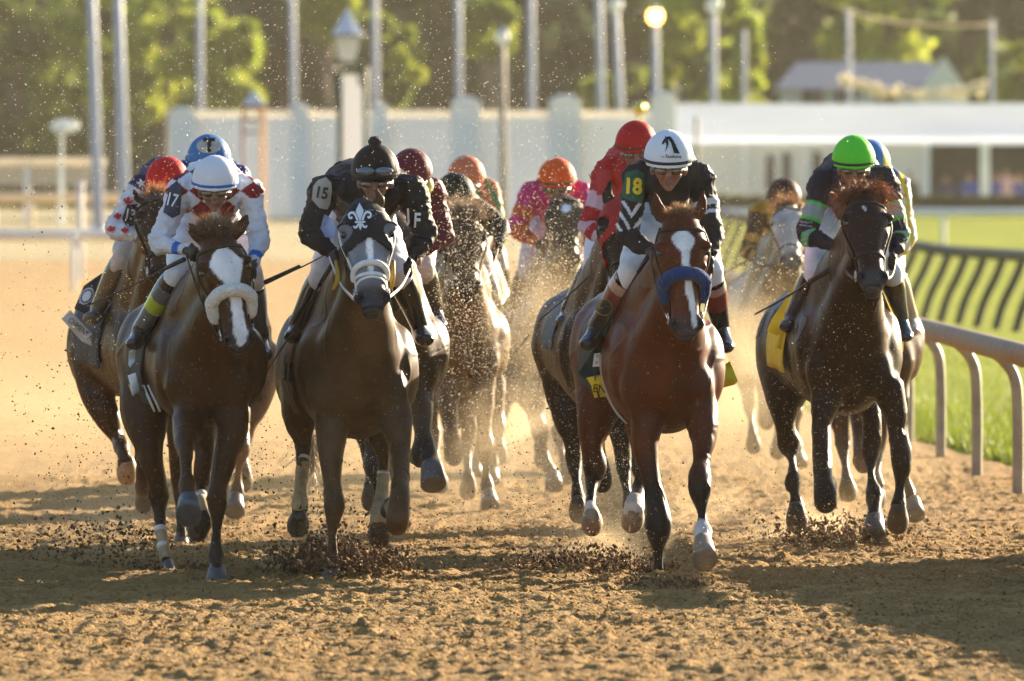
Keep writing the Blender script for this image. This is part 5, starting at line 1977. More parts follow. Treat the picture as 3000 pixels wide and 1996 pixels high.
# 9: behind 18 on its left
HF = far_horse(60.0, 'very dark racehorse in red blinkers half hidden behind the bright bay', (.040, .018, .012), 1790, 1040, ((1818, 600), (1835, 880)), pat=0, flip=1, hx=-85,
               voxel=.014, points=.6, ears=[(1789, 526, .02), (1850, 560, .04)], legshift=[20, 40, -6, 60],
               tail=dict(path=[(1690, 900, 1.9), (1650, 960, 2.1), (1630, 1030, 2.1), (1640, 1090, 2.0)], c=(.10, .05, .03), len=.16, n=420, sp=.05, j=.4), bridle=dict(m=M_black_leather, nose='plain', reins=[(1782, 725, -.05), (None, 0, 0)]))
hood(HF, M_silk, (.42, .012, .012), 'blinkers')
HF.cloth(.5, 1.1, -90, 90, const((.10, .14, .16)), flare=.01)
# 6: middle
HM = far_horse(68.0, 'dust covered brown racehorse under the dark green capped rider', (.20, .125, .070), 1358, 1010, ((1360, 655), (1372, 880)), pat=0, flip=1, hx=-40, legshift=[10, 0, 8, 10],
               voxel=.014, points=.45, ears=[(1328, 628, .04), (1395, 632, .04)], forelock=dict(at=(.0, -.02, .04), n=500, sp=(.045, .03, .02), len=.13, c=(.12, .06, .04), tip=(.55, .40, .25), dir=(.0, .1, 1.0), j=.4),
               bridle=dict(m=M_brown_leather, nose='plain', reins=[(1300, 745, -.05), (1468, 700, -.05)]), mane=(.06, .03, .02), pale=0)
HM.cloth(.5, 1.1, -100, 100, const((.05, .05, .04)), flare=.01)
# 7: behind it
HN = far_horse(74.0, 'brown racehorse almost wholly hidden under the salmon capped rider', (.13, .075, .04), 1398, 985, ((1385, 640), (1392, 850)), pat=1, flip=-1, hx=-50, points=.4)
# 8: dark grey with star
HJ = far_horse(72.0, 'dark grey racehorse with small white star under the bright orange capped rider', (.13, .105, .085), 1625, 985, ((1655, 590), (1665, 800)), pat=1, flip=1, hx=-50, voxel=.015, legshift=[30, 0, 30, 30],
               blaze=[(-.12, -.0, -.002), (-.14, .0, .022), (-.19, .0, .022), (-.21, .0, -.002)], ears=[(1632, 575, .06), (1692, 575, .06)], points=.4, bridle=dict(m=M_black_leather, nose='plain', reins=[(1570, 720, -.05), (1705, 720, -.05)]))
# 11: grey
HK = far_horse(78.0, 'light grey racehorse under the brown capped rider in gold and brown silks', (.20, .175, .15), 2275, 950, ((2310, 620), (2318, 800)), pat=0, flip=1, hx=-90, voxel=.016, points=.45, pointc=(.07, .055, .04),
               face=(.38, .36, .34), muzc=(.12, .11, .10), ears=[(2285, 585, .05), (2345, 588, .05)], grey=.2, forelock=dict(at=(.0, -.02, .03), n=250, sp=(.03, .02, .015), len=.12, c=(.25, .12, .05), tip=(.5, .25, .1), dir=(-.5, .1, .6), j=.4),
               bridle=dict(m=M_black_leather, nose='plain', reins=[(2190, 760, -.05), (2350, 740, -.05)]))
# 12b: behind the lime cap
HL = far_horse(65.0, 'brown racehorse hidden behind the near black one, showing only one leg by the rail', (.12, .055, .03), 2565, 1015, ((2560, 620), (2570, 850)), pat=0, flip=1, hx=-40, points=.5, pointc=(.06, .035, .025), legshift=[0, 26, 0, 0])
# T: behind 17
HT = far_horse(65.0, 'brown racehorse hidden behind the dark bay on the left, under the blue capped rider', (.16, .075, .035), 640, 1010, ((625, 640), (640, 880)), pat=1, flip=-1, hx=-20, points=.3, legshift=[0, 0, 0, 20])

# ------------------------------------------------------------------ the riders
NAVY = (.018, .020, .045)
CRIM = (.22, .008, .014)


def jer17(l, t, side, v, px):
    c = np.tile(np.array((.74, .74, .80)), (len(v), 1))
    a = (l[:, 0] * .75 + l[:, 2]) * 9.5
    b = (l[:, 0] * .75 - l[:, 2]) * 9.5
    chk = ((np.floor(a) + np.floor(b)) % 2 == 0) & (t < .22)
    c[chk] = CRIM
    c[(t > 1.62) & (t < 1.80)] = (.02, .16, .60)
    return c


RA = Rider(DA, 'rider in white cap with blue band and white silks with crimson diamonds', (630, 512, 131), [(532, 560), (728, 560)], [(462, 712), (758, 705)], [(548, 735, -.02), (742, 775, -.02)],
           [(520, 800), (735, 805)], [(408, 968), (765, 985)], [(388, 1002, .42), (775, 1040, .40)], cap=(.74, .75, .80), band=(.02, .16, .55), jersey=jer17, boots=(.10, .12, .14), glove=(.02, .02, .02), hipx=610,
           bootf=lambda c, t, v, i: np.where(((t > .05) & (t < .22))[:, None], np.array(BLACK), np.where(((t > .42) & (t < .62))[:, None] & (i == 0), np.array((.42, .50, .03)), np.where((t > .97)[:, None], np.array(BLACK), c))))
def patchfn(what_rider, outline, col, name, D, off=.006):
    c = np.mean(outline, 0)
    m = mat(name + '_cloth', col, rough=.6, bump=.2, bscale=20)
    return project_decal(poly2([(a - c[0], -(b - c[1])) for a, b in outline]), what_rider.jersey, m, name, bvh_of(what_rider.jersey), c, 1, 0, D, off=off, cuts=2)


patchfn(RA, [(500, 545), (520, 530), (533, 560), (527, 628), (505, 640), (478, 622)], (.025, .035, .07), 'number_patch', DA)
RA.mark('jersey', text2('17', .02), M_white_ink, 'numeral', (503, 588), 54, rot=-14, sq=.62, off=.010)

RB = Rider(DB, 'rider in black cap with pompom and black silks numbered 15 over the hooded grey', (1099, 482, 138), [(950, 560), (1205, 560)], [(905, 680), (1245, 690)], [(972, 745, -.02), (1205, 765, -.02)],
           [(948, 800), (1170, 800)], [(868, 955), (1228, 955)], [(855, 978, .42), (1250, 990, .42)], cap=(.010, .008, .008), band=(.010, .009, .009), pompom=(.014, .012, .012), jersey=(.012, .011, .012), boots=(.02, .018, .018), glove=(.014, .012, .012),
           skin=(.40, .19, .12), hipx=1050, bw=1.08)
RB.H
for nm, sx in (('l', -1), ('r', 1)):
    pass
g2 = MB()
for sx in (-1, 1):
    g2.ell(RB.hc + RB.tm @ np.array([sx * .045, -RB.r * 1.12, .028]), (.046, .022, .022))
g2o = g2.build('spare_goggles', mat('clear_lens', (.10, .14, .18), rough=.06, coat=1), RB.root)
patchfn(RB, [(918, 545), (932, 528), (955, 520), (970, 535), (972, 560), (966, 600), (958, 615), (935, 610), (914, 585)], (.42, .38, .31), 'number_patch', DB)
RB.mark('jersey', text2('15', .03), M_ink, 'numeral', (942, 567), 46, rot=-10, sq=.85, off=.010)
RB.mark('jersey', text2('J', .02), M_white_ink, 'lettering', (1197, 632), 52, rot=4, sq=.8, off=.008)
RB.mark('jersey', text2('F', .02), M_white_ink, 'lettering', (1222, 648), 60, rot=-3, sq=.7, off=.008)
patchfn(RB, [(950, 628), (972, 640), (985, 665), (978, 700), (952, 695), (938, 668)], (.45, .52, .72), 'sleeve_band', DB)
project_decal(text2('.C', .02), HB.body, M_white_ink, 'lettering', HB.bvh, (843, 1094), 36, 0, DB, off=.05)


def jer18(l, t, side, v, px):
    c = np.tile(np.array((.014, .013, .014)), (len(v), 1))
    m = (side < 0) & (t > .46) & (t < .98)
    chev = np.abs(((t * 3.6 + 1.3 * np.abs(px[:, 0] - 1850) / 40) % 1.0) - .5) < .17
    c[m & chev] = (.75, .75, .78)
    m2 = (side > 0) & (((t > .42) & (t < .52)) | ((t > .60) & (t < .66)) | ((t > 1.0) & (t < 1.05)))
    c[m2] = (.70, .70, .74)
    m3 = (side < 0) & (t > .10) & (t < .46)
    return c


RC = Rider(DC, 'rider in white cap with horse drawing and black silks with green number 18', (1959, 442, 141), [(1868, 520), (2048, 520)], [(1838, 690), (2090, 690)], [(1902, 735, -.02), (2078, 760, -.02)],
           [(1850, 795), (2080, 800)], [(1745, 960), (2112, 955)], [(1716, 1005, .42), (2128, 1015, .38)], cap=(.78, .79, .84), band=(.018, .022, .030), jersey=jer18, boots=(.016, .016, .018), glove=(.016, .014, .016), skin=(.42, .20, .13), hipx=1965,
           bootf=lambda c, t, v, i: np.where(((t > .0) & (t < .17))[:, None], np.array(BLACK), np.where(((t >= .17) & (t < .30))[:, None], np.array((.50, .33, .27)), np.where(((t >= .30) & (t < .62))[:, None], np.array((.20, .025, .03)), c))))
patchfn(RC, [(1834, 505), (1868, 497), (1888, 510), (1886, 575), (1880, 595), (1850, 590), (1822, 578)], (.012, .09, .05), 'number_patch', DC)
RC.mark('jersey', text2('18', .035), M_yellow_ink, 'numeral', (1854, 548), 64, rot=-3, sq=.82, off=.012)
RC.mark('helmet', text2('Racehorse', .012), M_ink, 'lettering', (1973, 459), 15, rot=-1, sq=.72, off=.004, cuts=1)
RC.mark('helmet', text2('my'), M_ink, 'lettering', (1941, 459), 9, rot=4, off=.004, cuts=1)
horse_logo = [[(-.95, .30), (-.80, .55), (-.62, .78), (-.66, 1.0), (-.50, .86), (-.20, .92), (.10, .80), (-.02, .72), (.28, .60), (.12, .55), (.42, .34), (.28, .32), (.62, -.10), (.48, -.06), (.72, -.45), (.78, -.62), (.95, -.95), (.60, -.92), (.30, -.88), (.22, -.55), (.10, -.15), (.0, .20), (-.20, .50), (-.36, .62), (-.30, .40), (-.28, .15), (-.34, -.15), (-.50, -.50), (-.66, -.80), (-.58, -.45), (-.50, -.10), (-.52, .18), (-.66, .30), (-.78, .16), (-.90, .02), (-1.0, .12)]]
RC.mark('helmet', poly2(*horse_logo), M_ink, 'emblem', (1966, 425), 27, rot=0, off=.004, cuts=1)
# stays in one piece on the shin: round boot badge
bd = project_decal(poly2([(a, b) for a, b in ring]), RC.boot0, mat('badge_gold', (.30, .24, .13)), 'boot_badge', bvh_of(RC.boot0), (1770, 900), 25, 0, DC, off=.006, cuts=1)
project_decal(poly2([(a * .88, b * .88) for a, b in ring]), RC.boot0, mat('badge_black', (.02, .022, .025), rough=.4), 'boot_badge', bvh_of(RC.boot0), (1770, 900), 25, 0, DC, off=.009, cuts=1)


def jerL(l, t, side, v, px):
    c = np.tile(np.array((.014, .014, .030)), (len(v), 1))
    def bandm(a, b): return (t > a) & (t < b)
    G, S_ = (.10, .62, .10), (.35, .42, .38)
    c[bandm(.42, .47)] = G
    c[bandm(.47, .70)] = S_
    c[bandm(.70, .76)] = G
    c[bandm(1.0, 1.06)] = G
    c[bandm(1.06, 1.16)] = S_
    c[bandm(1.16, 1.21)] = G
    return c


RD = Rider(DD, 'rider in lime green cap and navy silks with green hoops on the sleeves', (2501, 450, 124), [(2412, 528), (2590, 528)], [(2362, 690), (2638, 690)], [(2462, 728, -.02), (2616, 750, -.02)],
           [(2388, 795), (2608, 800)], [(2318, 930), (2640, 930)], [(2302, 948, .42), (2655, 985, .42)], cap=(.12, .66, .04), band=(.03, .04, .02), jersey=jerL, boots=(.03, .045, .07), glove=(.02, .02, .02), hipx=2470,
           bootf=lambda c, t, v, i: np.where((t < .35)[:, None], np.array((.02, .018, .02)), c))
RD.mark('jersey', text2('QUALITY'), M_white_ink, 'lettering', (2362, 652), 9, rot=-6, off=.008, cuts=1)
RD.mark('jersey', text2('ROAD ALL'), M_white_ink, 'lettering', (2362, 662), 8, rot=-6, off=.008, cuts=1)


def jer13(l, t, side, v, px):
    c = np.tile(np.array((.025, .022, .08)), (len(v), 1))
    c[t > .12] = (.74, .72, .76)
    c[t > 1.7] = (.68, .64, .64)
    return c


RE = Rider(DE, 'rider in plain red cap and white sleeves with red maple leaves, number 13', (490, 512, 124), [(418, 550), (560, 550)], [(332, 672), (600, 670)], [(400, 690, -.02), (560, 700, -.02)],
           [(362, 755), (560, 780)], [(285, 905), (600, 930)], [(262, 925, .42), (610, 950, .42)], cap=(.62, .010, .012), jersey=jer13, boots=(.13, .10, .07), breech=(.66, .52, .44), glove=(.55, .50, .46), hipx=450, goggles=True)
patchfn(RE, [(358, 640), (372, 600), (405, 598), (404, 655), (372, 668)], (.018, .018, .022), 'number_patch', DE)
RE.mark('jersey', text2('13', .02), M_white_ink, 'numeral', (380, 630), 44, rot=-10, sq=.72, off=.010)
star = [(math.cos(R(90 + i * 36)) * (1 if i % 2 == 0 else .42), math.sin(R(90 + i * 36)) * (1 if i % 2 == 0 else .42)) for i in range(10)]
maple = [(0, 1), (.18, .62), (.42, .78), (.36, .35), (.68, .60), (.72, .38), (1.0, .36), (.82, .08), (.95, -.05), (.45, -.38), (.52, -.58), (.06, -.50), (.05, -.95), (-.05, -.95), (-.06, -.50), (-.52, -.58), (-.45, -.38), (-.95, -.05), (-.82, .08), (-1.0, .36), (-.72, .38), (-.68, .60), (-.36, .35), (-.42, .78), (-.18, .62)]
M_redink = mat('red_cloth', (.55, .015, .012), rough=.7)
RE.mark('jersey', poly2(star), M_white_ink, 'star', (414, 538), 15, rot=12, off=.008, cuts=1)
for x, y, s_, r_ in ((375, 590, 15, -10), (345, 635, 13, 10), (326, 672, 13, 20), (366, 676, 12, 0)):
    RE.mark('jersey', poly2(maple), M_redink, 'maple_leaf', (x, y), s_, rot=r_, off=.008, cuts=1)


def jerF(l, t, side, v, px):
    c = np.tile(np.array((.50, .012, .014)), (len(v), 1))
    m = (t > .42) & (np.floor((t - .42) / .27) % 2 == 0)
    c[m] = (.72, .46, .52)
    c[t > 1.75] = (.50, .012, .014)
    return c


RF = Rider(60.0, 'rider in red cap and red silks with pink striped sleeves', (1864, 405, 120), [(1778, 500), (1930, 500)], [(1722, 665), (1960, 680)], [(1780, 710, -.02), (1920, 740, -.02)],
           [(1742, 775), (1925, 790)], [(1662, 910), (1950, 930)], [(1648, 935, .42), (1960, 950, .42)], cap=(.50, .012, .014), band=(.10, .03, .015), jersey=jerF, boots=(.03, .032, .035), glove=None, skin=(.40, .20, .13), hipx=1830,
           bootf=lambda c, t, v, i: np.where(((t > .12) & (t < .36))[:, None], np.array((.05, .05, .055)), c))
patchfn(RF, [(1747, 512), (1752, 496), (1790, 500), (1790, 570), (1748, 572)], (.50, .02, .02), 'number_patch', 60)
for tx, xx, yy in (('C2', 1772, 640), ('A3', 1770, 670)):
    RF.mark('jersey', text2(tx), M_ink, 'lettering', (xx, yy), 22, rot=-80, sq=.8, off=.008, cuts=1)

RG = Rider(62.0, 'rider in maroon cap and maroon silks with yellow scarf behind the black capped rider', (1205, 488, 122), [(1130, 555), (1262, 560)], [(1110, 690), (1300, 690)], [(1160, 740, -.02), (1238, 740, -.02)],
           [(1150, 800), (1240, 785)], [(1120, 930), (1276, 905)], [(1115, 950, .42), (1290, 950, .42)], cap=(.13, .010, .022), jersey=(.13, .008, .016), boots=(.05, .04, .032), glove=(.30, .20, .15), hipx=1190, breech=(.60, .54, .45), bw=1.05)
f = MB()
f.tube([W(1236, 520, 62.1), W(1246, 545, 62.05), W(1240, 565, 62.0)], [.035, .05, .03], seg=12)
f.build('scarf', mat('yellow_silk', (.62, .45, .03), rough=.5, bump=.6, bscale=30), RG.root, voxel=.01, it=2)


def jerH(l, t, side, v, px):
    c = np.tile(np.array((.020, .022, .014)), (len(v), 1))
    c[(t > .5) & (t < .62)] = (.16, .12, .03)
    return c


def rider_at(D, label, dx, dy, flip=1, **kw):
    """the crouch of the rider in black silks, placed about another helmet centre"""
    s_ = DC / D
    ox, oy = 1959, 442
    def m(p): return [(ox + flip * (a[0] - ox) * s_ + dx, oy + (a[1] - oy) * s_ + dy) + tuple(a[2:]) for a in p]
    o = lambda p: m(p) if flip > 0 else m(p)[::-1]
    args = dict(sh=[(1868, 520), (2048, 520)], el=[(1838, 690), (2090, 690)], wr=[(1902, 735, -.02), (2068, 750, -.02)], kn=[(1850, 795), (2080, 800)], an=[(1790, 960), (2112, 955)], toe=[(1775, 1005, .42), (2128, 1005, .38)])
    for k_ in list(args):
        args[k_] = o(args[k_])
        if k_ in kw:
            args[k_] = kw.pop(k_)
    hp = ox + dx
    return Rider(D, label, (ox + dx, oy + dy, 141 * s_), hipx=hp, **args, **kw)


RH = rider_at(68.0, 'rider in dark green cap with dull yellow band and dusty black silks', 1332 - 1959, 556 - 442, cap=(.022, .026, .014), band=(.20, .16, .04), jersey=jerH, boots=(.045, .035, .022), voxel=.013, skin=(.25, .16, .10), breech=(.40, .32, .22),
              wr=[(1300, 735, -.02), (1462, 705, -.02)], el=[(1256, 690), (1468, 665)])


def jerI(l, t, side, v, px):
    c = np.tile(np.array((.50, .17, .06)), (len(v), 1))
    c[(np.abs((l[:, 0] * 9 + l[:, 2] * 5) % 1 - .5) < .18)] = (.05, .28, .12)
    return c


RI = rider_at(74.0, 'rider in salmon cap and orange and green silks behind the dark green capped one', 1366 - 1959, 502 - 442, cap=(.60, .16, .07), jersey=jerI, boots=(.04, .03, .02), voxel=.014, breech=(.6, .5, .4), sh=[(1300, 560), (1432, 560)])


def jerJ(l, t, side, v, px):
    c = np.tile(np.array((.58, .015, .16)), (len(v), 1))
    k_ = np.floor((t + .2) * 3.2) % 2 == 0
    c[(t > .35) & k_] = (.62, .10, .02)
    c[(t > 1.25)] = (.62, .10, .02)
    return c


RJ = rider_at(72.0, 'rider in bright orange cap and pink and orange silks in the dust', 1631 - 1959, 510 - 442, cap=(.78, .10, .012), band=(.10, .06, .03), jersey=jerJ, boots=(.05, .04, .03), voxel=.013, breech=(.62, .50, .50), bw=1.1,
              wr=[(1580, 715, -.02), (1700, 715, -.02)], el=[(1510, 672), (1735, 680)])


def jerK(l, t, side, v, px):
    c = np.tile(np.array((.055, .020, .012)), (len(v), 1))
    c[(t > .5) & (np.abs((t * 2.2) % 1 - .5) < .22)] = (.42, .22, .02)
    c[t < .04] = (.45, .25, .02)
    return c


RK = rider_at(79.0, 'rider in dark brown cap and brown and gold silks behind the light grey horse', 2296 - 1959, 565 - 442, cap=(.060, .024, .018), jersey=jerK, boots=(.05, .04, .03), voxel=.015, breech=(.5, .42, .34), sh=[(2225, 625), (2345, 625)], el=[(2192, 735), (2370, 730)], wr=[(2225, 765, -.02), (2340, 755, -.02)])


def jerM(l, t, side, v, px):
    c = np.tile(np.array((.03, .10, .30)), (len(v), 1))
    c[np.abs((l[:, 0] * 14) % 1 - .5) < .22] = (.72, .55, .03)
    c[(t > .05)] = (.72, .68, .60)
    c[(t > .05) & (np.abs(px[:, 0] * .0 + np.abs((px[:, 0] - .12 * px[:, 1]) / 26 % 1 - .5)) < .22)] = (.72, .52, .03)
    return c


RL = rider_at(64.5, 'rider in blue and yellow cap with yellow and white striped sleeves', 2546 - 1959, 462 - 442, cap=(.08, .22, .50), jersey=jerM, boots=(.35, .30, .26), voxel=.013, el=[(2420, 680), (2655, 700)], wr=[(2480, 735, -.02), (2612, 765, -.02)],
              sh=[(2480, 535), (2625, 545)], kn=[(2460, 790), (2618, 800)], an=[(2420, 920), (2668, 930)], toe=[(2410, 950, .42), (2672, 965, .42)], capf=lambda c, l: np.where((np.abs(np.abs(l[:, 0]) - .80) < .16)[:, None], np.array((.72, .55, .04)), c), bw=1.1)
RT = rider_at(62.5, 'rider in blue cap with a letter T in a pale oval', 612 - 1959, 448 - 442, cap=(.035, .17, .42), band=(.02, .07, .22), jersey=(.035, .05, .22), boots=(.05, .04, .03), voxel=.013)
project_decal(poly2([(a * 1.0, b * .62) for a, b in ring]), RT.helmet, mat('oval_cloth', (.42, .38, .33)), 'oval_patch', bvh_of(RT.helmet), (612, 428), 36, 0, 62.5, off=.004)
project_decal(text2('T', .05), RT.helmet, M_ink, 'lettering', bvh_of(RT.helmet), (613, 428), 52, 0, 62.5, off=.008)

# ------------------------------------------------------------------ whips
whip((540, 760, DA - .1), (262, 893, DA + .35), 'long dark whip held by the rider with crimson diamonds', .2)
whip((776, 828, DB + .1), (962, 742, DB - .02), 'whip with thick grip sticking out left of the black capped rider', .55)
whip((976, 770, DB - .05), (770, 1108, DB + .25), 'whip running down left behind the boot of the black capped rider', .2)
whip((1785, 755, 59.9), (1578, 940, 60.2), 'whip pointing down left under the pink striped sleeve', .2)
whip((1900, 750, DC - .05), (1745, 990, DC + .30), 'whip lying along the boot of the rider in black with number 18', .2)
whip((2440, 785, DD - .05), (2212, 921, DD + .2), 'dark whip held low by the lime capped rider', .3, r=.010)
whip((2185, 768, 78.9), (2084, 812, 79.2), 'thin whip held out by the brown capped rider', .15)

# ------------------------------------------------------------------ flying dirt
M_clod = ground_mat('clod_dirt', (.07, .038, .018), (.14, .078, .034), (.24, .145, .07), 9, 60)
M_grain = mat('grain', (.92, .86, .74), rough=.35, spec=1, transl=.5)


def clods(name, P, S, m, label, seed=1, rough=.35):
    rg = np.random.default_rng(seed)
    n = len(P)
    base = np.array([(1, 0, 0), (-1, 0, 0), (0, 1, 0), (0, -1, 0), (0, 0, 1), (0, 0, -1)], float)
    F0 = np.array([(0, 2, 4), (2, 1, 4), (1, 3, 4), (3, 0, 4), (2, 0, 5), (1, 2, 5), (3, 1, 5), (0, 3, 5)])
    V = base[None] * (1 + rg.normal(0, rough, (n, 6, 1)))
    A = rg.normal(0, 1, (n, 3, 3))
    Q, _ = np.linalg.qr(A)
    st = rg.uniform(.6, 1.4, (n, 1, 3))
    V = np.einsum('nij,nkj->nki', Q, V * st) * S[:, None, None] + P[:, None, :]
    V = V.reshape(-1, 3)
    F = (F0[None] + 6 * np.arange(n)[:, None, None]).reshape(-1, 3)
    me = bpy.data.meshes.new(name)
    me.vertices.add(len(V))
    me.vertices.foreach_set('co', V.astype(np.float32).ravel())
    me.loops.add(F.size)
    me.loops.foreach_set('vertex_index', F.ravel().astype(np.int32))
    me.polygons.add(len(F))
    me.polygons.foreach_set('loop_start', np.arange(0, F.size, 3, dtype=np.int32))
    me.polygons.foreach_set('loop_total', np.full(len(F), 3, np.int32))
    me.update(calc_edges=True)
    me.materials.append(m)
    o = bpy.data.objects.new(name, me)
    COL.objects.link(o)
    props(o, label, 'dirt', kind='stuff')
    return o


rg = np.random.default_rng(99)


def cloud(n, px, py, D, sx, sz, sy, smin, smax, power=2.2, spread=None):
    c = W(px, py, D)
    P = c + rg.normal(0, 1, (n, 3)) * np.array([sx, sy, sz])
    S = smin + (smax - smin) * rg.random(n) ** power
    P[:, 2] = np.where(P[:, 2] < .01, np.abs(P[:, 2]) * .5 + .01, P[:, 2])
    return P, S


L = []
# heaps bursting from the hooves
L.append(cloud(3400, 990, 1650, 56.3, .16, .050, .22, .003, .016))
L.append(cloud(900, 960, 1590, 56.3, .12, .10, .2, .002, .010))
L.append(cloud(5200, 1722, 1672, 57.0, .17, .052, .2, .003, .013))
L.append(cloud(4200, 2440, 1590, 61.0, .20, .07, .3, .003, .012))
L.append(cloud(1200, 1930, 1715, 55.5, .12, .02, .15, .003, .011))
L.append(cloud(900, 520, 1690, 57.6, .14, .03, .2, .003, .011))
L.append(cloud(700, 640, 1712, 56.0, .10, .015, .15, .002, .009))
L.append(cloud(900, 320, 1590, 58.0, .25, .07, .6, .003, .012))
# loose clods in the air
L.append(cloud(1500, 760, 1420, 57.0, .26, .26, .8, .0015, .007, 3))
L.append(cloud(1400, 330, 1330, 58.5, .35, .30, 1.0, .0015, .007, 3))
L.append(cloud(500, 130, 1000, 58.5, .30, .60, 1.0, .0015, .006, 3))
L.append(cloud(1300, 1560, 1400, 58.0, .40, .25, 1.5, .0015, .006, 3))
L.append(cloud(900, 1300, 1560, 57.5, .45, .12, 1.0, .0015, .006, 3))
L.append(cloud(900, 2200, 1500, 59.0, .4, .22, 1.5, .0015, .005, 3))
L.append(cloud(600, 1620, 1050, 60.0, .5, .6, 2.5, .0015, .006, 3))
P = np.concatenate([a for a, b in L])
S = np.concatenate([b for a, b in L])
clods('flying_dirt', P, S, M_clod, 'dark clods of dirt thrown up around the hooves', 2)

# sunlit grains hanging in the air
L = []
L.append(cloud(5000, 420, 350, 57, .9, .55, 1.5, .0012, .0034, 2))
L.append(cloud(3600, 1150, 330, 58, .9, .45, 1.5, .0012, .0034, 2))
L.append(cloud(5500, 1370, 850, 62.5, .22, .38, 2.0, .0013, .0040, 2))
L.append(cloud(7000, 1600, 900, 66, .32, .45, 2.5, .0013, .0042, 2))
L.append(cloud(3000, 1580, 1150, 63, .35, .35, 2.0, .0013, .0040, 2))
L.append(cloud(1800, 1800, 1330, 57.8, .20, .25, .8, .0010, .0030, 2))
L.append(cloud(2800, 2220, 900, 66, .25, .45, 3.0, .0013, .0040, 2))
L.append(cloud(1000, 2420, 1250, 59, .25, .35, .6, .0008, .0024, 2))
L.append(cloud(900, 1060, 1300, 57.8, .15, .25, .6, .0010, .0026, 2))
L.append(cloud(900, 300, 1050, 59.5, .2, .35, .8, .0010, .0028, 2))
L.append(cloud(900, 1700, 900, 58.5, .2, .35, .6, .0010, .0026, 2))
L.append(cloud(2200, 1900, 1580, 57, .7, .10, 1.5, .0010, .0030, 2))
P = np.concatenate([a for a, b in L])
S = np.concatenate([b for a, b in L])
clods('dust_grains', P, S, M_grain, 'tiny bright sunlit grains of dirt hanging in the air', 3)

# crumbs lying on the track
n = 42000
D = 45 + 20 * rg.random(n) ** .8
x = rg.uniform(-1, 1, n) * (1540 * D / FPX)
P = np.stack([x, D, np.zeros(n)], 1)
P[:, 2] = track_z(P) + .002
S = .0025 + .0105 * rg.random(n) ** 5
clods('loose_dirt', P, S, M_dirt, 'crumbs of loose dirt lying on the track surface', 4)

# ------------------------------------------------------------------ dust in the air
def volume_box(name, lo, hi, color, dens, aniso, label, noise=None, ramp=.2, ztop=.25):
    lo, hi = np.array(lo, float), np.array(hi, float)
    q = MB()
    q.box((lo + hi) / 2, (hi - lo) / 2)
    m = bpy.data.materials.new(name)
    m.use_nodes = True
    n, l = m.node_tree.nodes, m.node_tree.links
    n.remove(n['Principled BSDF'])
    v = n.new('ShaderNodeVolumePrincipled')
    v.inputs['Color'].default_value = (*color, 1)
    v.inputs['Density'].default_value = dens
    v.inputs['Anisotropy'].default_value = aniso
    l.new(v.outputs[0], n['Material Output'].inputs['Volume'])
    if noise:
        tc = n.new('ShaderNodeTexCoord')
        nz = n.new('ShaderNodeTexNoise')
        nz.inputs['Scale'].default_value = noise
        nz.inputs['Detail'].default_value = 3
        l.new(tc.outputs['Object'], nz.inputs['Vector'])
        mr = n.new('ShaderNodeMapRange')
        mr.inputs['From Min'].default_value = .35
        mr.inputs['From Max'].default_value = .7
        mr.inputs['To Min'].default_value = 0
        mr.inputs['To Max'].default_value = dens * 2
        l.new(nz.outputs[0], mr.inputs[0])
        # thins out with height and towards the sides of the box
        sx = n.new('ShaderNodeSeparateXYZ')
        l.new(tc.outputs['Generated'], sx.inputs[0])
        mz = n.new('ShaderNodeMapRange')
        mz.interpolation_type = 'SMOOTHSTEP'
        mz.inputs['From Min'].default_value = ztop
        mz.inputs['From Max'].default_value = 1
        mz.inputs['To Min'].default_value = 1
        mz.inputs['To Max'].default_value = 0
        l.new(sx.outputs[2], mz.inputs[0])
        mu = n.new('ShaderNodeMath')
        mu.operation = 'MULTIPLY'
        l.new(mr.outputs[0], mu.inputs[0])
        l.new(mz.outputs[0], mu.inputs[1])
        my = n.new('ShaderNodeMapRange')
        my.interpolation_type = 'SMOOTHSTEP'
        my.inputs['From Min'].default_value = 0
        my.inputs['From Max'].default_value = ramp
        l.new(sx.outputs[1], my.inputs[0])
        m2 = n.new('ShaderNodeMath')
        m2.operation = 'MULTIPLY'
        l.new(mu.outputs[0], m2.inputs[0])
        l.new(my.outputs[0], m2.inputs[1])
        l.new(m2.outputs[0], v.inputs['Density'])
    o = q.build(name, m, None, smooth=False)
    props(o, label, 'dust', kind='stuff')
    return o


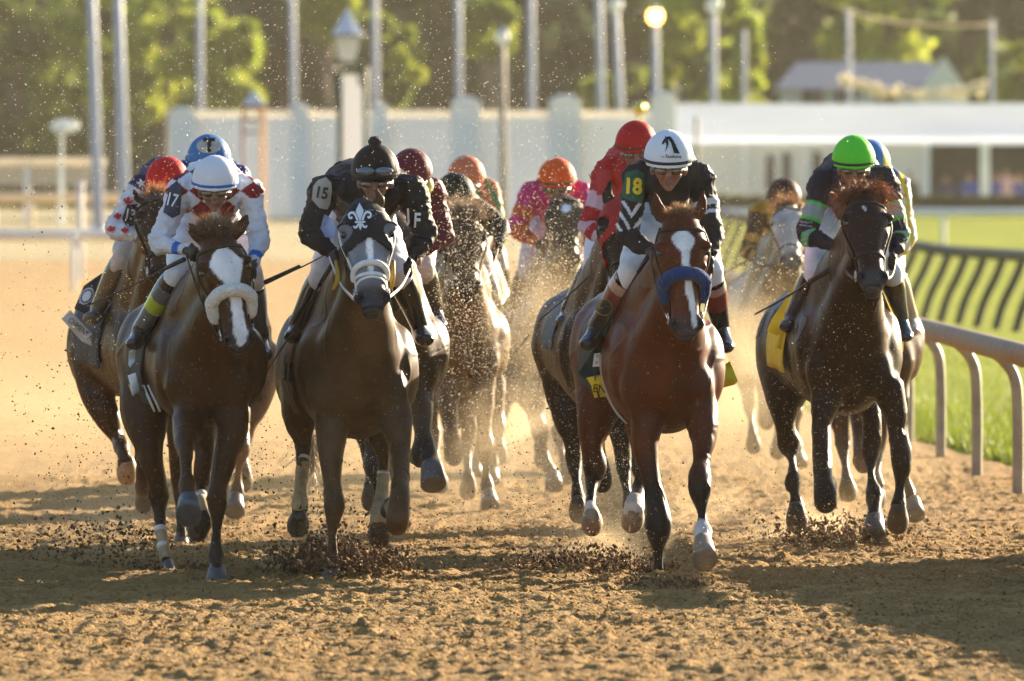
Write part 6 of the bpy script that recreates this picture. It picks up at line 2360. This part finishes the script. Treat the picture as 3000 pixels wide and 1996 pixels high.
def dust_puff(px, py, D, rx, ry, rz, dens, label, scale=5.0):
    """a small billow of dust, dense in the middle and thinning out unevenly"""
    c = W(px, py, D)
    q = MB()
    q.ell(c, (rx, ry, rz), nu=20, nv=12)
    m = bpy.data.materials.new('dust_puff')
    m.use_nodes = True
    n, l = m.node_tree.nodes, m.node_tree.links
    n.remove(n['Principled BSDF'])
    v = n.new('ShaderNodeVolumePrincipled')
    v.inputs['Color'].default_value = (.90, .74, .50, 1)
    v.inputs['Anisotropy'].default_value = .4
    l.new(v.outputs[0], n['Material Output'].inputs['Volume'])
    tc = n.new('ShaderNodeTexCoord')
    mp = n.new('ShaderNodeVectorMath')
    mp.operation = 'MULTIPLY_ADD'
    mp.inputs[1].default_value = (2, 2, 2)
    mp.inputs[2].default_value = (-1, -1, -1)
    l.new(tc.outputs['Generated'], mp.inputs[0])
    ln = n.new('ShaderNodeVectorMath')
    ln.operation = 'LENGTH'
    l.new(mp.outputs[0], ln.inputs[0])
    nz = n.new('ShaderNodeTexNoise')
    nz.inputs['Scale'].default_value = scale
    nz.inputs['Detail'].default_value = 4
    l.new(tc.outputs['Object'], nz.inputs['Vector'])
    ad = n.new('ShaderNodeMath')
    ad.operation = 'MULTIPLY_ADD'
    l.new(nz.outputs[0], ad.inputs[0])
    ad.inputs[1].default_value = 2.2
    ad.inputs[2].default_value = -.75
    sb = n.new('ShaderNodeMath')
    sb.operation = 'SUBTRACT'
    l.new(ad.outputs[0], sb.inputs[0])
    l.new(ln.outputs['Value'], sb.inputs[1])
    mr = n.new('ShaderNodeMapRange')
    mr.inputs['From Min'].default_value = -.35
    mr.inputs['From Max'].default_value = .5
    mr.inputs['To Min'].default_value = 0
    mr.inputs['To Max'].default_value = dens
    l.new(sb.outputs[0], mr.inputs[0])
    l.new(mr.outputs[0], v.inputs['Density'])
    o = q.build('dust_puff', m, None)
    props(o, label, 'dust', kind='stuff')

volume_box('haze', (-470, -30, -40), (470, 640, 45), (.92, .85, .72), .00009, .4, 'thin warm haze in the evening air')
volume_box('dust_cloud', (-9, 60, .62), (2.4, 100, 2.1), (.92, .76, .50), .0028, .45, 'warm sunlit dust hanging behind the first horses', noise=.9, ramp=.25, ztop=.1)
volume_box('dust_cloud', (-9, 57.2, .02), (2.4, 100, .615), (.92, .76, .50), .0070, .45, 'thicker low dust drifting over the track around the hooves', noise=1.6, ramp=.20, ztop=.85)
for px, py, D, rx, ry, rz, de, lab in (
        (960, 1590, 57.2, .55, .6, .28, .9, 'burst of dust behind the planted hoof of the hooded grey'),
        (1750, 1590, 58.2, .60, .7, .26, .9, 'burst of dust left of the planted hoof of the bright bay'),
        (2400, 1560, 61.8, .55, .7, .26, 1.1, 'burst of dust under the near black horse'),
        (2080, 1500, 59.5, .50, .7, .25, .6, 'dust drifting right of the bright bay'),
        (300, 1540, 59.5, .75, .9, .30, .5, 'dust drifting off the track at the far left'),
        (1560, 1300, 64.0, .60, 1.2, .55, .45, 'plume of dust in the gap before the bright bay'),
        (1300, 1400, 62.0, .55, 1.0, .30, .5, 'dust under the horses in the middle'),
        (1620, 950, 66.0, .50, 1.5, .60, .28, 'tall plume of dust under the orange capped rider'),
        (2200, 1050, 70.0, .50, 2.0, .65, .32, 'plume of dust around the light grey horse')):
    dust_puff(px, py, D, rx, ry, rz, de, lab)
